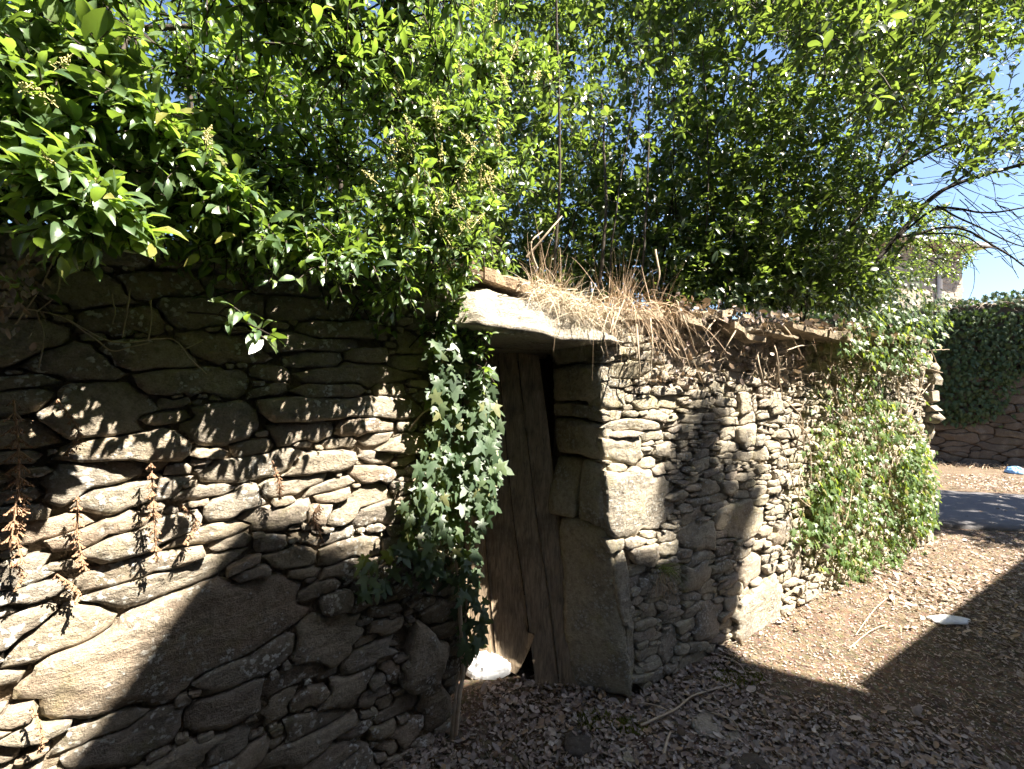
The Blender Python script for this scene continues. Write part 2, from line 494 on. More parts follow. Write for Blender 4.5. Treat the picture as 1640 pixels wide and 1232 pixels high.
def oval_stone(c, hw, hh, rot, p=3.2):
    a = ANG - rot
    R = (np.abs(np.cos(a) / hw) ** p + np.abs(np.sin(a) / hh) ** p) ** (-1 / p)
    for k_ in (2, 3, 5):
        R = R * (1 + rg_shape.normal(0, 0.06) * np.cos(k_ * ANG + rg_shape.uniform(0, 6.28)))
    return Stone(c, R, False)
rg_shape = np.random.default_rng(2)

def fill_stones(keys, inside, box, sizes, tries, rg, rotf):
    """fill what the traced stones leave free with smaller ones"""
    out = list(keys)
    u0, u1, v0, v1 = box
    for (hw0, hw1, hh0, hh1, n, sp) in sizes:
        C = np.array([s.c for s in out]) if out else np.zeros((0, 2))
        rad = np.array([s.rad for s in out]) if out else np.zeros(0)
        for _ in range(n):
            c = np.array([rg.uniform(u0, u1), rg.uniform(v0, v1)])
            if not inside(c[0], c[1]): continue
            hw = rg.uniform(hw0, hw1); hh = rg.uniform(hh0, hh1)
            rot = rotf(c) + rg.normal(0, 0.10)
            ok = True
            if len(out):
                near = np.where(np.hypot(*(C - c).T) < rad + hw)[0]
                for j in near:
                    s = out[j]
                    if s.key:
                        if s.dist(c) < 1.0 + 0.22 * hh / max(s.rad, .02): ok = False; break
                    else:
                        if s.dist(c) < sp * (0.5 + 0.5 * hh / s.hh): ok = False; break
            if not ok: continue
            st = oval_stone(c, hw, hh, rot, rg.uniform(4.5, 14.0)); st.hh = hh
            out.append(st)
            C = np.vstack([C, c]); rad = np.append(rad, st.rad)
    return out

def solve_outlines(stones, gap, grow=1.75):
    C = np.array([s.c for s in stones]); rad = np.array([s.rad for s in stones])
    res = []
    steps = np.linspace(0.08, 1.0, 18)
    for i, s in enumerate(stones):
        g = 1.07 if s.key else grow
        rmax = s.R * g
        near = [j for j in np.where(np.hypot(*(C - s.c).T) < rad * grow + s.rad * g)[0] if j != i]
        T = rmax[:, None] * steps[None]
        P = s.c + np.stack([np.cos(ANG)[:, None] * T, np.sin(ANG)[:, None] * T], -1)
        ds = steps[None] * g * np.ones((NA, 1))
        m = np.full(T.shape, 9.0)
        for j in near:
            m = np.minimum(m, stones[j].dist(P) - ds)
        hit = m < 0
        any_ = hit.any(1)
        k = np.where(any_, hit.argmax(1), len(steps) - 1); k0 = np.maximum(k - 1, 0)
        ia = np.arange(NA); m1, m0 = m[ia, k], m[ia, k0]
        f = np.where(any_ & (k > k0), np.clip(m0 / np.maximum(m0 - m1, 1e-6), 0, 1), 1.0)
        R = rmax * (steps[k0] * (1 - f) + steps[k] * f)
        R = 0.05 * np.roll(R, 1) + 0.90 * R + 0.05 * np.roll(R, -1)
        R = np.maximum(R - gap * rg_stone.uniform(0.6, 1.4), R * 0.55)
        res.append(R)
    return res
rg_stone = np.random.default_rng(21)

def stone_geo(c, R, mapf, rg, depth=0.13, proud=(0.0, 0.03), bulge=1.0, res=1.0, rough=1.0, cut=1.0):
    """a lumpy bedded stone with a star outline R about c on a wall face; returns V, T"""
    size = math.sqrt(np.mean(R ** 2))
    na = int(np.clip(size * 420 * res, 14, 110)); nr = int(np.clip(size * 75 * res, 3, 18))
    a = np.arange(na) * 2 * np.pi / na
    x = a / (2 * np.pi) * NA; i = np.floor(x).astype(int) % NA; f = x - np.floor(x)
    Ra = R[i] * (1 - f) + R[(i + 1) % NA] * f
    sx = rg.uniform(0, 100)
    edge = np.stack([c[0] + np.cos(a) * Ra, c[1] + np.sin(a) * Ra, 0 * a + sx], -1)
    Ra = Ra * (1 + 0.05 * rough * fbm(edge * [26, 36, 1], 3, 3)) + 0.004 * rough * fbm(edge * [60, 90, 1], 2, 4)
    rho = np.concatenate([np.linspace(0, 1, nr + 1)[1:] ** 0.85 * (0.975 if size > 0.06 else 0.95)])
    p0 = rg.uniform(*proud)
    tilt = rg.normal(0, 0.10, 2) * np.array([0.8, 1.0])
    bedrot = rg.normal(0, 0.12)
    cuts = [(rg.uniform(0, 6.28), rg.uniform(0.35, 0.8), rg.uniform(0.1, 0.4) * cut) for _ in range(int(rg.integers(2, 5)))]
    def front(U, V, rr):
        du, dv = U - c[0], V - c[1]
        ca, sa = math.cos(bedrot), math.sin(bedrot)
        bu = du * ca + dv * sa; bv = -du * sa + dv * ca
        q = np.stack([bu * 9 + sx, bv * 9, 0 * bu + sx], -1)
        bed = np.stack([bu * 7 + sx, bv * 46, 0 * bu + 3.1 + sx], -1)
        fine = np.stack([bu * 40 + sx, bv * 80, 0 * bu + 3.1 + sx], -1)
        z = p0 + bulge * min(size * 0.16, 0.022) * (1 - rr ** 9)
        if size < 0.03:
            return z + rough * 0.004 * fbm(fine * 0.6, 1, 6) + np.clip(tilt[0] * du + tilt[1] * dv, -0.03, 0.03)
        z = z + rough * min(size, .2) * (0.045 * fbm(q, 2, 1)) + rough * 0.0045 * fbm(bed, 3, 2) + rough * 0.003 * fbm(fine, 2, 6)
        for (ca_, th_, sl_) in cuts:
            z = z - sl_ * np.minimum(np.maximum(0, math.cos(ca_) * du + math.sin(ca_) * dv - th_ * size), 0.03)
        return np.maximum(z + np.clip(tilt[0] * du + tilt[1] * dv, -0.02, 0.02), -0.008 + 0.3 * (z - p0))
    rr = rho[:, None] * np.ones(na)[None]
    U = c[0] + np.cos(a)[None] * Ra[None] * rr; Vv = c[1] + np.sin(a)[None] * Ra[None] * rr
    W = front(U, Vv, rr)
    Ue = c[0] + np.cos(a) * Ra; Ve = c[1] + np.sin(a) * Ra
    We = W[-1] - min(0.008, 0.09 * size)
    U = np.vstack([U, Ue[None], Ue[None] * 0.995 + c[0] * 0.005, (Ue[None] * 0.9 + c[0] * 0.1)])
    Vv = np.vstack([Vv, Ve[None], Ve[None] * 0.995 + c[1] * 0.005, (Ve[None] * 0.9 + c[1] * 0.1)])
    W = np.vstack([W, We[None], (We - 0.35 * depth)[None], np.full((1, na), -depth)])
    U = np.concatenate([[c[0]], U.ravel(), [c[0]]]); Vv = np.concatenate([[c[1]], Vv.ravel(), [c[1]]])
    W = np.concatenate([front(np.array([c[0]]), np.array([c[1]]), np.array([0.0])), W.ravel(), [-depth]])
    P = mapf(U, Vv, W)
    m = nr + 3
    j = np.arange(na); jn = (j + 1) % na
    T = [np.stack([np.zeros(na, int), 1 + j, 1 + jn], -1)]
    for k in range(m - 1):
        o = 1 + k * na; q = o + na
        T.append(np.stack([o + j, q + j, q + jn], -1)); T.append(np.stack([o + j, q + jn, o + jn], -1))
    o = 1 + (m - 1) * na
    T.append(np.stack([o + j, np.full(na, 1 + m * na), o + jn], -1))
    front_n = na + 2 * na * (nr - 1)
    TT_ = np.vstack(T)
    stone_geo.smooth = np.arange(len(TT_)) < front_n
    return P, TT_

def lay_stones(stones, outlines, mapf, parent, mat, rg, limit=300, shown=None, flat=False, **kw):
    """each stone its own object; what is past the limit joins one part"""
    area = []
    for s, R in zip(stones, outlines):
        P = mapf(s.c[0], s.c[1], 0.0)
        px, py = proj(P)
        a = np.mean(R ** 2) / max(P[1], .3) ** 2
        if P[1] < 0.2 or not (-60 < px < 1700 and -60 < py < 1300): a *= 0.001
        if shown is not None and not shown(px, py): a *= 0.02
        area.append(a)
    order = np.argsort(-np.array(area))
    rest = Buf()
    for k, i in enumerate(order):
        V, T = stone_geo(stones[i].c, outlines[i], mapf, rg, res=kw.get('res', 1.0) if k < limit else 0.6 * kw.get('res', 1.0), **{q: v for q, v in kw.items() if q != 'res'})
        if k < limit:
            ctr = V.mean(0)
            o = link('stone', mesh_np('stone', V - ctr, T, mat, sm=stone_geo.smooth & (not flat)), parent, ctr)
        else:
            rest.add(V, T)
    if rest.n:
        tag(rest.obj('rubble', mat, parent, not flat), kind='stuff')

# ---- the wall before the doorway: traced stones, photo pixels
LEFT_KEYS = [
 [(5,1120),(60,1050),(120,1005),(250,958),(350,925),(440,918),(500,932),(510,970),(470,1015),(420,1052),(330,1100),(210,1152),(60,1172),(20,1150)],
 [(97,985),(140,946),(245,905),(350,880),(398,866),(404,890),(395,905),(330,930),(210,978),(120,1002),(102,998)],
 [(-60,992),(0,982),(60,970),(94,963),(92,990),(75,1012),(0,1055),(-60,1070)],
 [(-60,948),(0,938),(60,925),(126,916),(120,936),(75,958),(0,976),(-60,985)],
 [(38,905),(130,892),(165,890),(135,912),(45,925)],
 [(52,877),(110,850),(185,825),(220,805),(280,835),(245,850),(165,870),(140,888),(60,893)],
 [(178,882),(245,858),(310,845),(350,833),(430,826),(452,835),(420,850),(340,875),(245,888),(190,892)],
 [(302,822),(330,800),(400,770),(440,765),(445,790),(425,815),(360,838),(318,838)],
 [(48,800),(75,745),(112,727),(222,724),(233,740),(232,768),(185,783),(150,790),(110,815),(60,838),(45,830)],
 [(15,650),(75,610),(200,602),(260,640),(245,690),(200,712),(100,715),(30,690)],
 [(444,770),(448,745),(462,724),(536,718),(565,725),(573,742),(550,756),(520,760),(478,776)],
 [(570,712),(577,692),(645,691),(636,714),(600,718)],
 [(570,728),(592,719),(636,722),(640,742),(618,752),(585,749)],
 [(458,783),(530,763),(588,757),(592,766),(537,787),(482,800)],
 [(520,826),(563,785),(618,762),(628,800),(567,833),(563,856),(530,850)],
 [(485,812),(512,797),(536,803),(533,818),(516,845),(487,836)],
 [(403,872),(420,855),(461,858),(465,879),(440,889),(410,886)],
 [(455,852),(482,842),(516,858),(530,870),(512,882),(480,872)],
 [(405,892),(475,873),(499,868),(519,892),(495,911),(420,918)],
 [(510,918),(553,890),(584,882),(590,900),(552,935),(508,928)],
 [(470,1000),(510,985),(580,982),(584,1040),(570,1064),(540,1075),(500,1078),(462,1068)],
 [(497,1140),(500,1095),(553,1074),(600,1058),(606,1078),(600,1105),(563,1136),(512,1152)],
 [(408,1150),(450,1105),(485,1098),(488,1118),(468,1150),(420,1170)],
 [(412,1200),(465,1167),(468,1180),(440,1205),(417,1208)],
 [(400,1218),(485,1167),(580,1136),(592,1146),(536,1180),(502,1215),(480,1240),(400,1245)],
 [(516,1240),(543,1194),(590,1190),(620,1235),(600,1260),(530,1260)],
 [(588,996),(645,984),(652,1003),(640,1015),(592,1026)],
 [(590,1035),(640,1015),(650,1040),(605,1044)],
 [(606,1056),(640,1050),(640,1098),(610,1102)],
 [(595,1118),(636,1108),(637,1143),(600,1150)],
 [(578,1166),(638,1146),(646,1175),(590,1192)],
 [(590,1195),(646,1176),(640,1212),(605,1210)],
 [(645,1023),(660,985),(693,975),(710,1005),(722,1078),(727,1153),(700,1200),(670,1190),(642,1100)],
 [(509,955),(570,942),(577,972),(516,990)],
 [(588,975),(645,962),(650,980),(590,992)],
 [(294,1165),(298,1137),(350,1098),(415,1072),(428,1085),(425,1135),(350,1172),(308,1175)],
 [(70,1190),(140,1180),(280,1130),(292,1140),(282,1190),(210,1235),(60,1240)],
 [(316,1205),(398,1152),(400,1196),(380,1225),(320,1240)],
 [(-60,1195),(0,1190),(32,1183),(45,1205),(20,1235),(-60,1245)],
 [(-60,1150),(0,1152),(25,1166),(25,1178),(0,1182),(-60,1185)],
 [(395,640),(480,625),(600,632),(690,640),(680,680),(560,676),(420,682)],
 [(430,590),(540,572),(660,585),(690,610),(600,625),(470,620)],
 [(268,690),(300,650),(390,640),(420,660),(410,710),(330,720),(280,712)],
 [(120,560),(200,540),(330,545),(350,590),(240,600),(130,596)],
 [(240,470),(350,455),(440,470),(430,515),(300,530),(245,515)],
 [(-40,520),(60,500),(110,515),(100,580),(0,600),(-50,590)],
 [(60,440),(150,430),(230,450),(225,490),(120,500),(60,485)],
 [(370,545),(460,530),(600,540),(640,560),(540,568),(400,578)],
]
lwall = empty('stone_wall', 'dry stone wall of big lichened slabs, shaded under the overhanging privet, before the doorway', 'wall')
rg1 = np.random.default_rng(3)
lkeys = [poly_stone([LW.uv(*p) for p in poly]) for poly in LEFT_KEYS]
lstones = fill_stones(lkeys, lambda u, v: True, (-1.75, -0.03, 0.02, 1.93),
                      [(0.10, 0.17, 0.035, 0.055, 2600, 1.55), (0.05, 0.09, 0.018, 0.035, 2600, 1.45), (0.022, 0.045, 0.011, 0.018, 3000, 1.4), (0.012, 0.022, 0.008, 0.012, 3500, 1.4)], 0, rg1, lambda c: 0.03)
lstones = [s for s in lstones if s.key or s.c[0] < -0.01]
lout = solve_outlines(lstones, 0.003)
for s, R in zip(lstones, lout):                    # nothing sticks out past the door jamb
    mx = (0.005 - s.c[0]) / np.maximum(np.cos(ANG), 1e-3)
    R[:] = np.where(np.cos(ANG) > 0.05, np.minimum(R, np.maximum(mx, 0.02)), R)
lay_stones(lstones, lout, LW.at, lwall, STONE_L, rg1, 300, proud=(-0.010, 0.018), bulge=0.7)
b = Buf(); b.box((-2.4, 0.022, -0.1), (-0.035, 0.55, 1.93), lambda V: LW.at(V[:, 0], V[:, 2], -V[:, 1]))
b.obj('core', CLAY, lwall, False)

# ---- the wall beyond the doorway
RIGHT_KEYS = [
 [(1002,512),(1075,509),(1072,535),(1005,533)],
 [(973,541),(1034,535),(1034,553),(976,551)],
 [(960,557),(1022,553),(1032,568),(970,575)],
 [(963,578),(1040,573),(1046,597),(1017,609),(970,602)],
 [(957,629),(976,616),(1008,626),(1005,655),(970,661)],
 [(1011,632),(1087,629),(1096,655),(1017,658)],
 [(953,676),(996,670),(1072,673),(1075,690),(967,695)],
 [(964,699),(1026,695),(1037,731),(1011,746),(973,737)],
 [(959,755),(1023,747),(1065,757),(1083,775),(1086,815),(1065,843),(1030,855),(984,866),(972,840),(965,790)],
 [(977,870),(1004,873),(1012,925),(1018,1003),(1024,1118),(1005,1128),(992,1003),(984,915)],
 [(1011,877),(1055,867),(1059,897),(1038,925),(1014,897)],
 [(1021,925),(1042,925),(1045,955),(1021,962)],
 [(1021,969),(1055,965),(1055,989),(1025,1000)],
 [(1089,907),(1137,894),(1140,928),(1127,948),(1089,948)],
 [(1083,853),(1120,832),(1144,836),(1147,880),(1127,890),(1089,873)],
 [(1106,993),(1127,962),(1161,965),(1161,1003),(1127,1034),(1113,1030)],
 [(1055,1017),(1086,1003),(1089,1034),(1079,1064),(1059,1068)],
 [(1048,1102),(1103,1071),(1106,1081),(1065,1112)],
 [(1175,914),(1205,884),(1222,894),(1224,918),(1192,948)],
 [(1165,980),(1200,948),(1222,919),(1251,907),(1258,934),(1260,1000),(1240,1015),(1205,1030),(1172,1035)],
 [(1116,772),(1151,766),(1157,790),(1122,801)],
 [(1154,772),(1180,766),(1185,787),(1163,798)],
 [(1178,685),(1216,676),(1216,711),(1186,720)],
 [(1183,626),(1201,623),(1204,664),(1183,667)],
 [(1206,626),(1213,624),(1216,668),(1209,670)],
 [(1233,629),(1254,626),(1251,661),(1230,670)],
 [(1203,716),(1234,715),(1233,740),(1203,738)],
 [(1055,582),(1117,578),(1119,602),(1060,604)],
 [(1126,578),(1150,573),(1163,584),(1150,600),(1128,596)],
 [(1276,618),(1296,616),(1296,634),(1278,636)],
 [(1235,690),(1287,680),(1286,700),(1236,706)],
 [(1262,705),(1295,706),(1292,718),(1265,716)],
 [(1259,728),(1294,726),(1290,744),(1262,744)],
 [(1150,812),(1200,800),(1224,812),(1225,850),(1190,870),(1150,850)],
 [(1230,845),(1270,820),(1280,845),(1265,870),(1235,880)],
 [(1262,895),(1287,880),(1288,920),(1268,940)],
]
rwall = empty('stone_wall', 'sunlit rubble stone wall with projecting coping slabs beyond the doorway', 'wall')
rg2 = np.random.default_rng(11)
rkeys = [poly_stone([RW.uv(*p) for p in poly]) for poly in RIGHT_KEYS]
def corner_u(v):                                   # the pier's leaning outer corner
    return np.interp(v, [0.0, 0.45, 0.8, 1.2, 1.9], [0.03, -0.06, -0.155, -0.17, -0.19])
rstones = fill_stones(rkeys, lambda u, v: u > corner_u(v) + 0.02, (-0.2, 3.88, 0.02, 1.84),
                      [(0.06, 0.12, 0.020, 0.040, 3200, 1.55), (0.035, 0.075, 0.010, 0.022, 7000, 1.45), (0.015, 0.035, 0.006, 0.011, 5000, 1.5)], 0, rg2, lambda c: 0.0)
rout = solve_outlines(rstones, 0.0018)
for s, R in zip(rstones, rout):
    vv = s.c[1] + np.sin(ANG) * R
    mx = (s.c[0] - (corner_u(vv) - 0.012)) / np.maximum(-np.cos(ANG), 1e-3)
    R[:] = np.where(np.cos(ANG) < -0.05, np.minimum(R, np.maximum(mx, 0.015)), R)
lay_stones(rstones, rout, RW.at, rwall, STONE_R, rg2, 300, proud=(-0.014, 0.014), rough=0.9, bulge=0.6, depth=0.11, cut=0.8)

# the side of the pier that faces into the doorway
def jamb_at(s, z, wv):
    s = np.asarray(s, float); z = np.asarray(z, float); wv = np.asarray(wv, float)
    f = np.clip(z / 1.2, 0, 1)
    a = np.radians(163 + (120 - 163) * f)
    dx, dy = np.cos(a), np.sin(a)
    C = RW.at(corner_u(z), z, 0.0)
    P = np.zeros(C.shape)
    P[..., 0] = C[..., 0] + dx * s - dy * wv
    P[..., 1] = C[..., 1] + dy * s + dx * wv
    P[..., 2] = z
    return P
JAMB = [[(0.012,0.02),(0.15,0.015),(0.30,0.02),(0.315,0.25),(0.31,0.6),(0.30,0.84),(0.15,0.85),(0.012,0.84),(0.010,0.4)],
        [(0.012,0.865),(0.17,0.875),(0.175,1.0),(0.165,1.165),(0.09,1.17),(0.012,1.16)],
        [(0.195,0.87),(0.37,0.86),(0.38,1.0),(0.37,1.155),(0.19,1.16)],
        [(0.012,1.185),(0.20,1.19),(0.385,1.18),(0.39,1.36),(0.20,1.37),(0.012,1.355)],
        [(0.012,1.375),(0.22,1.385),(0.22,1.45),(0.012,1.45)], [(0.235,1.385),(0.39,1.38),(0.39,1.45),(0.24,1.455)],
        [(0.012,1.465),(0.20,1.47),(0.39,1.465),(0.39,1.64),(0.18,1.65),(0.012,1.64)],
        [(0.012,1.66),(0.39,1.66),(0.39,1.75),(0.012,1.75)]]
jk = [poly_stone(p) for p in JAMB]
jo = solve_outlines(jk, 0.005)
lay_stones(jk, jo, lambda u, v, q: jamb_at(u, v, q), rwall, STONE_R, rg2, 300, proud=(-0.01, 0.012), depth=0.09)
b = Buf()
zz = np.linspace(-0.05, 1.84, 12)
front0 = RW.at(corner_u(zz) + 0.06, zz, -0.026)
back0 = jamb_at(np.full(12, 0.5), zz, -0.07)
endf = RW.at(np.full(12, 3.85), zz, -0.026); endb = RW.at(np.full(12, 3.85), zz, -0.55)
V = np.vstack([front0, endf, endb, back0]); T = []
for s0 in range(4):
    s1 = (s0 + 1) % 4
    for k in range(11): T.append([s0*12+k, s1*12+k, s1*12+k+1, s0*12+k+1])
T += [[0, 36, 24, 12], [11, 23, 35, 47]]
b.add(V, T); b.obj('core', CLAY, rwall, False)
# return end of the wall round the corner
re = Plane(RW.at(3.9, 0, -0.05)[:2], (-0.5, 0.866))
rs = fill_stones([], lambda u, v: True, (0.0, 1.6, 0.03, 1.85), [(0.06, 0.12, 0.03, 0.05, 500, 1.55)], 0, rg2, lambda c: 0)
lay_stones(rs, solve_outlines(rs, 0.004), re.at, rwall, STONE_R, rg2, 20, depth=0.1, res=0.6)

# coping slabs that jut out over the sunlit wall
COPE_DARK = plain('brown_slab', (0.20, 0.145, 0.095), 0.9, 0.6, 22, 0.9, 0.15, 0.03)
def slab(P0, P1, z0, thick, out_, back, rg, mat, plane, parent, name='coping_stone', tilt=0.0):
    """thin rough slab lying across a wall top between two positions along it"""
    nu, nv = 14, 8
    u = np.linspace(P0, P1, nu); q = np.linspace(0, 1, nv)
    U, Q = np.meshgrid(u, q, indexing='ij')
    sx = rg.uniform(0, 50)
    fr = out_ + 0.055 * fbm(np.stack([u * 9 + sx, u * 0, u * 0], -1), 2, 3)
    er = 0.5 + 0.5 * np.abs(2 * (U - P0) / (P1 - P0) - 1) ** 6
    W = -back + (fr[:, None] + back) * Q
    U2 = U + 0.02 * fbm(np.stack([Q * 4 + sx, U * 0, U * 0], -1), 2, 8)
    nz = fbm(np.stack([U * 8 + sx, W * 12, U * 0], -1), 3, 4)
    top = z0 + thick * (1 - 0.25 * Q ** 4) + 0.022 * nz + tilt * (U - P0)
    bot = z0 + 0.008 * fbm(np.stack([U * 9 + sx, W * 9, U * 0 + 5], -1), 2, 5) + tilt * (U - P0)
    mid = 0.5 * (top + bot)
    A = plane.at(U2, top, W); B = plane.at(U2, bot, W)
    V = np.vstack([A.reshape(-1, 3), B.reshape(-1, 3)])
    i = (np.arange(nu - 1)[:, None] * nv + np.arange(nv - 1)[None])
    N = nu * nv
    T = [np.stack([i, i + nv, i + nv + 1, i + 1], -1).reshape(-1, 4), N + np.stack([i, i + 1, i + nv + 1, i + nv], -1).reshape(-1, 4)]
    def rim(idx):
        idx = np.array(idx); a, c = idx[:-1], idx[1:]
        T.append(np.stack([a, c, c + N, a + N], -1))
    rim([k * nv + nv - 1 for k in range(nu)]); rim([k * nv for k in range(nu)][::-1])
    rim([k for k in range(nv)]); rim([(nu - 1) * nv + k for k in range(nv)][::-1])
    V = V; ctr = V.mean(0)
    bb = Buf(); bb.add(V - ctr, np.vstack(T))
    return link(name, bb.mesh(name, mat, False), parent, ctr)

COPE = plain('coping_schist', (0.27, 0.22, 0.155), 0.9, 0.6, 18, 0.9, 0.2, 0.02)
for (xa, xb, y, th, o_) in [(1000,1085,500,0.04,0.03),(1078,1135,492,0.03,0.13),(1120,1172,500,0.035,0.10),(1165,1215,508,0.04,0.15),(1208,1262,516,0.035,0.11),
                        (1255,1300,524,0.04,0.13),(1296,1345,528,0.055,0.16),(1338,1368,534,0.04,0.12),(1362,1420,538,0.04,0.12),(1412,1475,545,0.04,0.12)]:
    ua, z = RW.uv(xa, y, 0.08); ub, _ = RW.uv(xb, y, 0.08)
    slab(ua, ub - 0.006, 1.872 + rg2.uniform(-0.02, 0.04), th * rg2.uniform(0.6, 1.6), o_ * rg2.uniform(0.5, 1.25), 0.42, rg2, COPE, RW, rwall, tilt=rg2.normal(0, 0.13))
for (xa, xb, zz_, o_) in [(1085,1128,1.93,0.02),(1135,1185,1.935,-0.02),(1240,1290,1.935,0.0),(1300,1335,1.95,0.03)]:
    ua, _ = RW.uv(xa, 500); ub, _ = RW.uv(xb, 500)
    slab(ua, ub, zz_, 0.035, o_, 0.3, rg2, COPE, RW, rwall, tilt=rg2.normal(0, 0.16))

# ---- lintel slab over the doorway
def make_lintel():
    ua = RW.uv(716, 500)[0]; ub = RW.uv(992, 535)[0]
    nu, nt = 60, 28
    u = np.linspace(ua, ub, nu)
    f = (u - ua) / (ub - ua)
    zb = np.interp(f, [0, .15, .5, .75, 1], [1.775, 1.755, 1.74, 1.735, 1.745])
    zt = np.interp(f, [0, .08, .2, .45, .6, .8, 1], [1.86, 1.93, 1.955, 1.93, 1.90, 1.85, 1.79])
    fr = np.interp(f, [0, .1, .4, .6, .8, 1], [0.02, 0.09, 0.07, 0.03, 0.07, 0.02]) + 0.012 * fbm(np.stack([u * 14, u * 0, u * 0], -1), 3, 2)
    # section: from front bottom edge, up the front, over the top to the back, under
    sec = [(0, 0.0), (0.35, 0.0), (0.7, 0.0), (1.0, 0.02), (1.03, 0.2), (0.98, 0.4), (0.93, 0.6), (0.87, 0.8), (0.75, 0.96), (0.4, 1.0), (0.0, 0.98), (-0.02, 0.6), (-0.02, 0.2)]
    sec = smooth_path([(a, c) for a, c in sec] + [(0, 0)], nt)[:-1]
    m = len(sec)
    W = -0.42 + (fr[:, None] + 0.42) * sec[None, :, 0]
    Z = zb[:, None] + (zt - zb)[:, None] * sec[None, :, 1]
    U = np.repeat(u[:, None], m, 1)
    P = RW.at(U, Z, W)
    q = P * [1, 1, 3.5]
    k = 0.024 * fbm(q * [7, 7, 14], 3, 4) + 0.010 * fbm(P * [14, 14, 90], 3, 5)
    P = P + RW.n * k[..., None] + np.array([0, 0, 0.5]) * k[..., None]
    V = P.reshape(-1, 3)
    i = np.arange(nu - 1)[:, None] * m; j = np.arange(m)[None]; jn = (j + 1) % m
    Q = np.stack([i + j, i + m + j, i + m + jn, i + jn], -1).reshape(-1, 4)
    bb = Buf(); bb.add(V, Q)
    for e in (0, nu - 1):
        c = P[e].mean(0); bb.add(np.vstack([P[e], c]), [[a, (a + 1) % m, m] if e else [(a + 1) % m, a, m] for a in range(m)])
    ctr = bb.V[0].mean(0); bb.V = [v - ctr for v in bb.V]
    o = link('lintel_slab', bb.mesh('lintel_slab', STONE_LIN), None, ctr)
    tag(o, 'thick pale stone slab bridging the doorway as its lintel', 'lintel', kind='thing')
make_lintel()
rg3 = np.random.default_rng(5)
for (xa, xb, z, th, o_, tl, lab) in [(775, 862, 1.975, 0.06, -0.02, -0.10, 'brown flat stone lying tilted on the lintel beside the dry grass'),
                           (735, 800, 2.03, 0.05, -0.08, -0.12, 'upper brown slab half hidden by privet above the lintel'),
                           (742, 772, 1.965, 0.035, 0.02, 0.0, 'small thin stone wedged on the left end of the lintel')]:
    ua, _ = RW.uv(xa, 450); ub, _ = RW.uv(xb, 450)
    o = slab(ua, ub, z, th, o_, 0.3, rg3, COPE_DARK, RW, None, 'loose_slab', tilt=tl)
    tag(o, lab, 'stone slab')

# earth of the garden held up behind the walls, and a bank added behind the door to keep it dark
b = Buf()
b.box((-3.5, 0.5, 0.0), (-0.05, 4.0, 1.72), lambda V: LW.at(V[:, 0], V[:, 2], -V[:, 1]))
b.box((0.02, 0.5, 0.0), (3.95, 4.5, 1.72), lambda V: RW.at(V[:, 0], V[:, 2], -V[:, 1]))
b.box((-1.6, 1.35, 0.0), (0.4, 4.4, 1.80), lambda V: RW.at(V[:, 0], V[:, 2], -V[:, 1]))
tag(b.obj('terrain', EARTH, None, False), 'dark raised garden earth behind the stone walls', 'terrain', kind='structure')
# slab added behind the lintel to shut light out of the doorway
b = Buf(); b.box((-1.2, 0.38, 1.73), (0.3, 1.5, 1.90), lambda V: RW.at(V[:, 0], V[:, 2], -V[:, 1]))
tag(b.obj('doorway_shade_slab', STONE_LIN, None, False), 'unseen stone slab added behind the lintel to keep the doorway dark', 'stone slab')

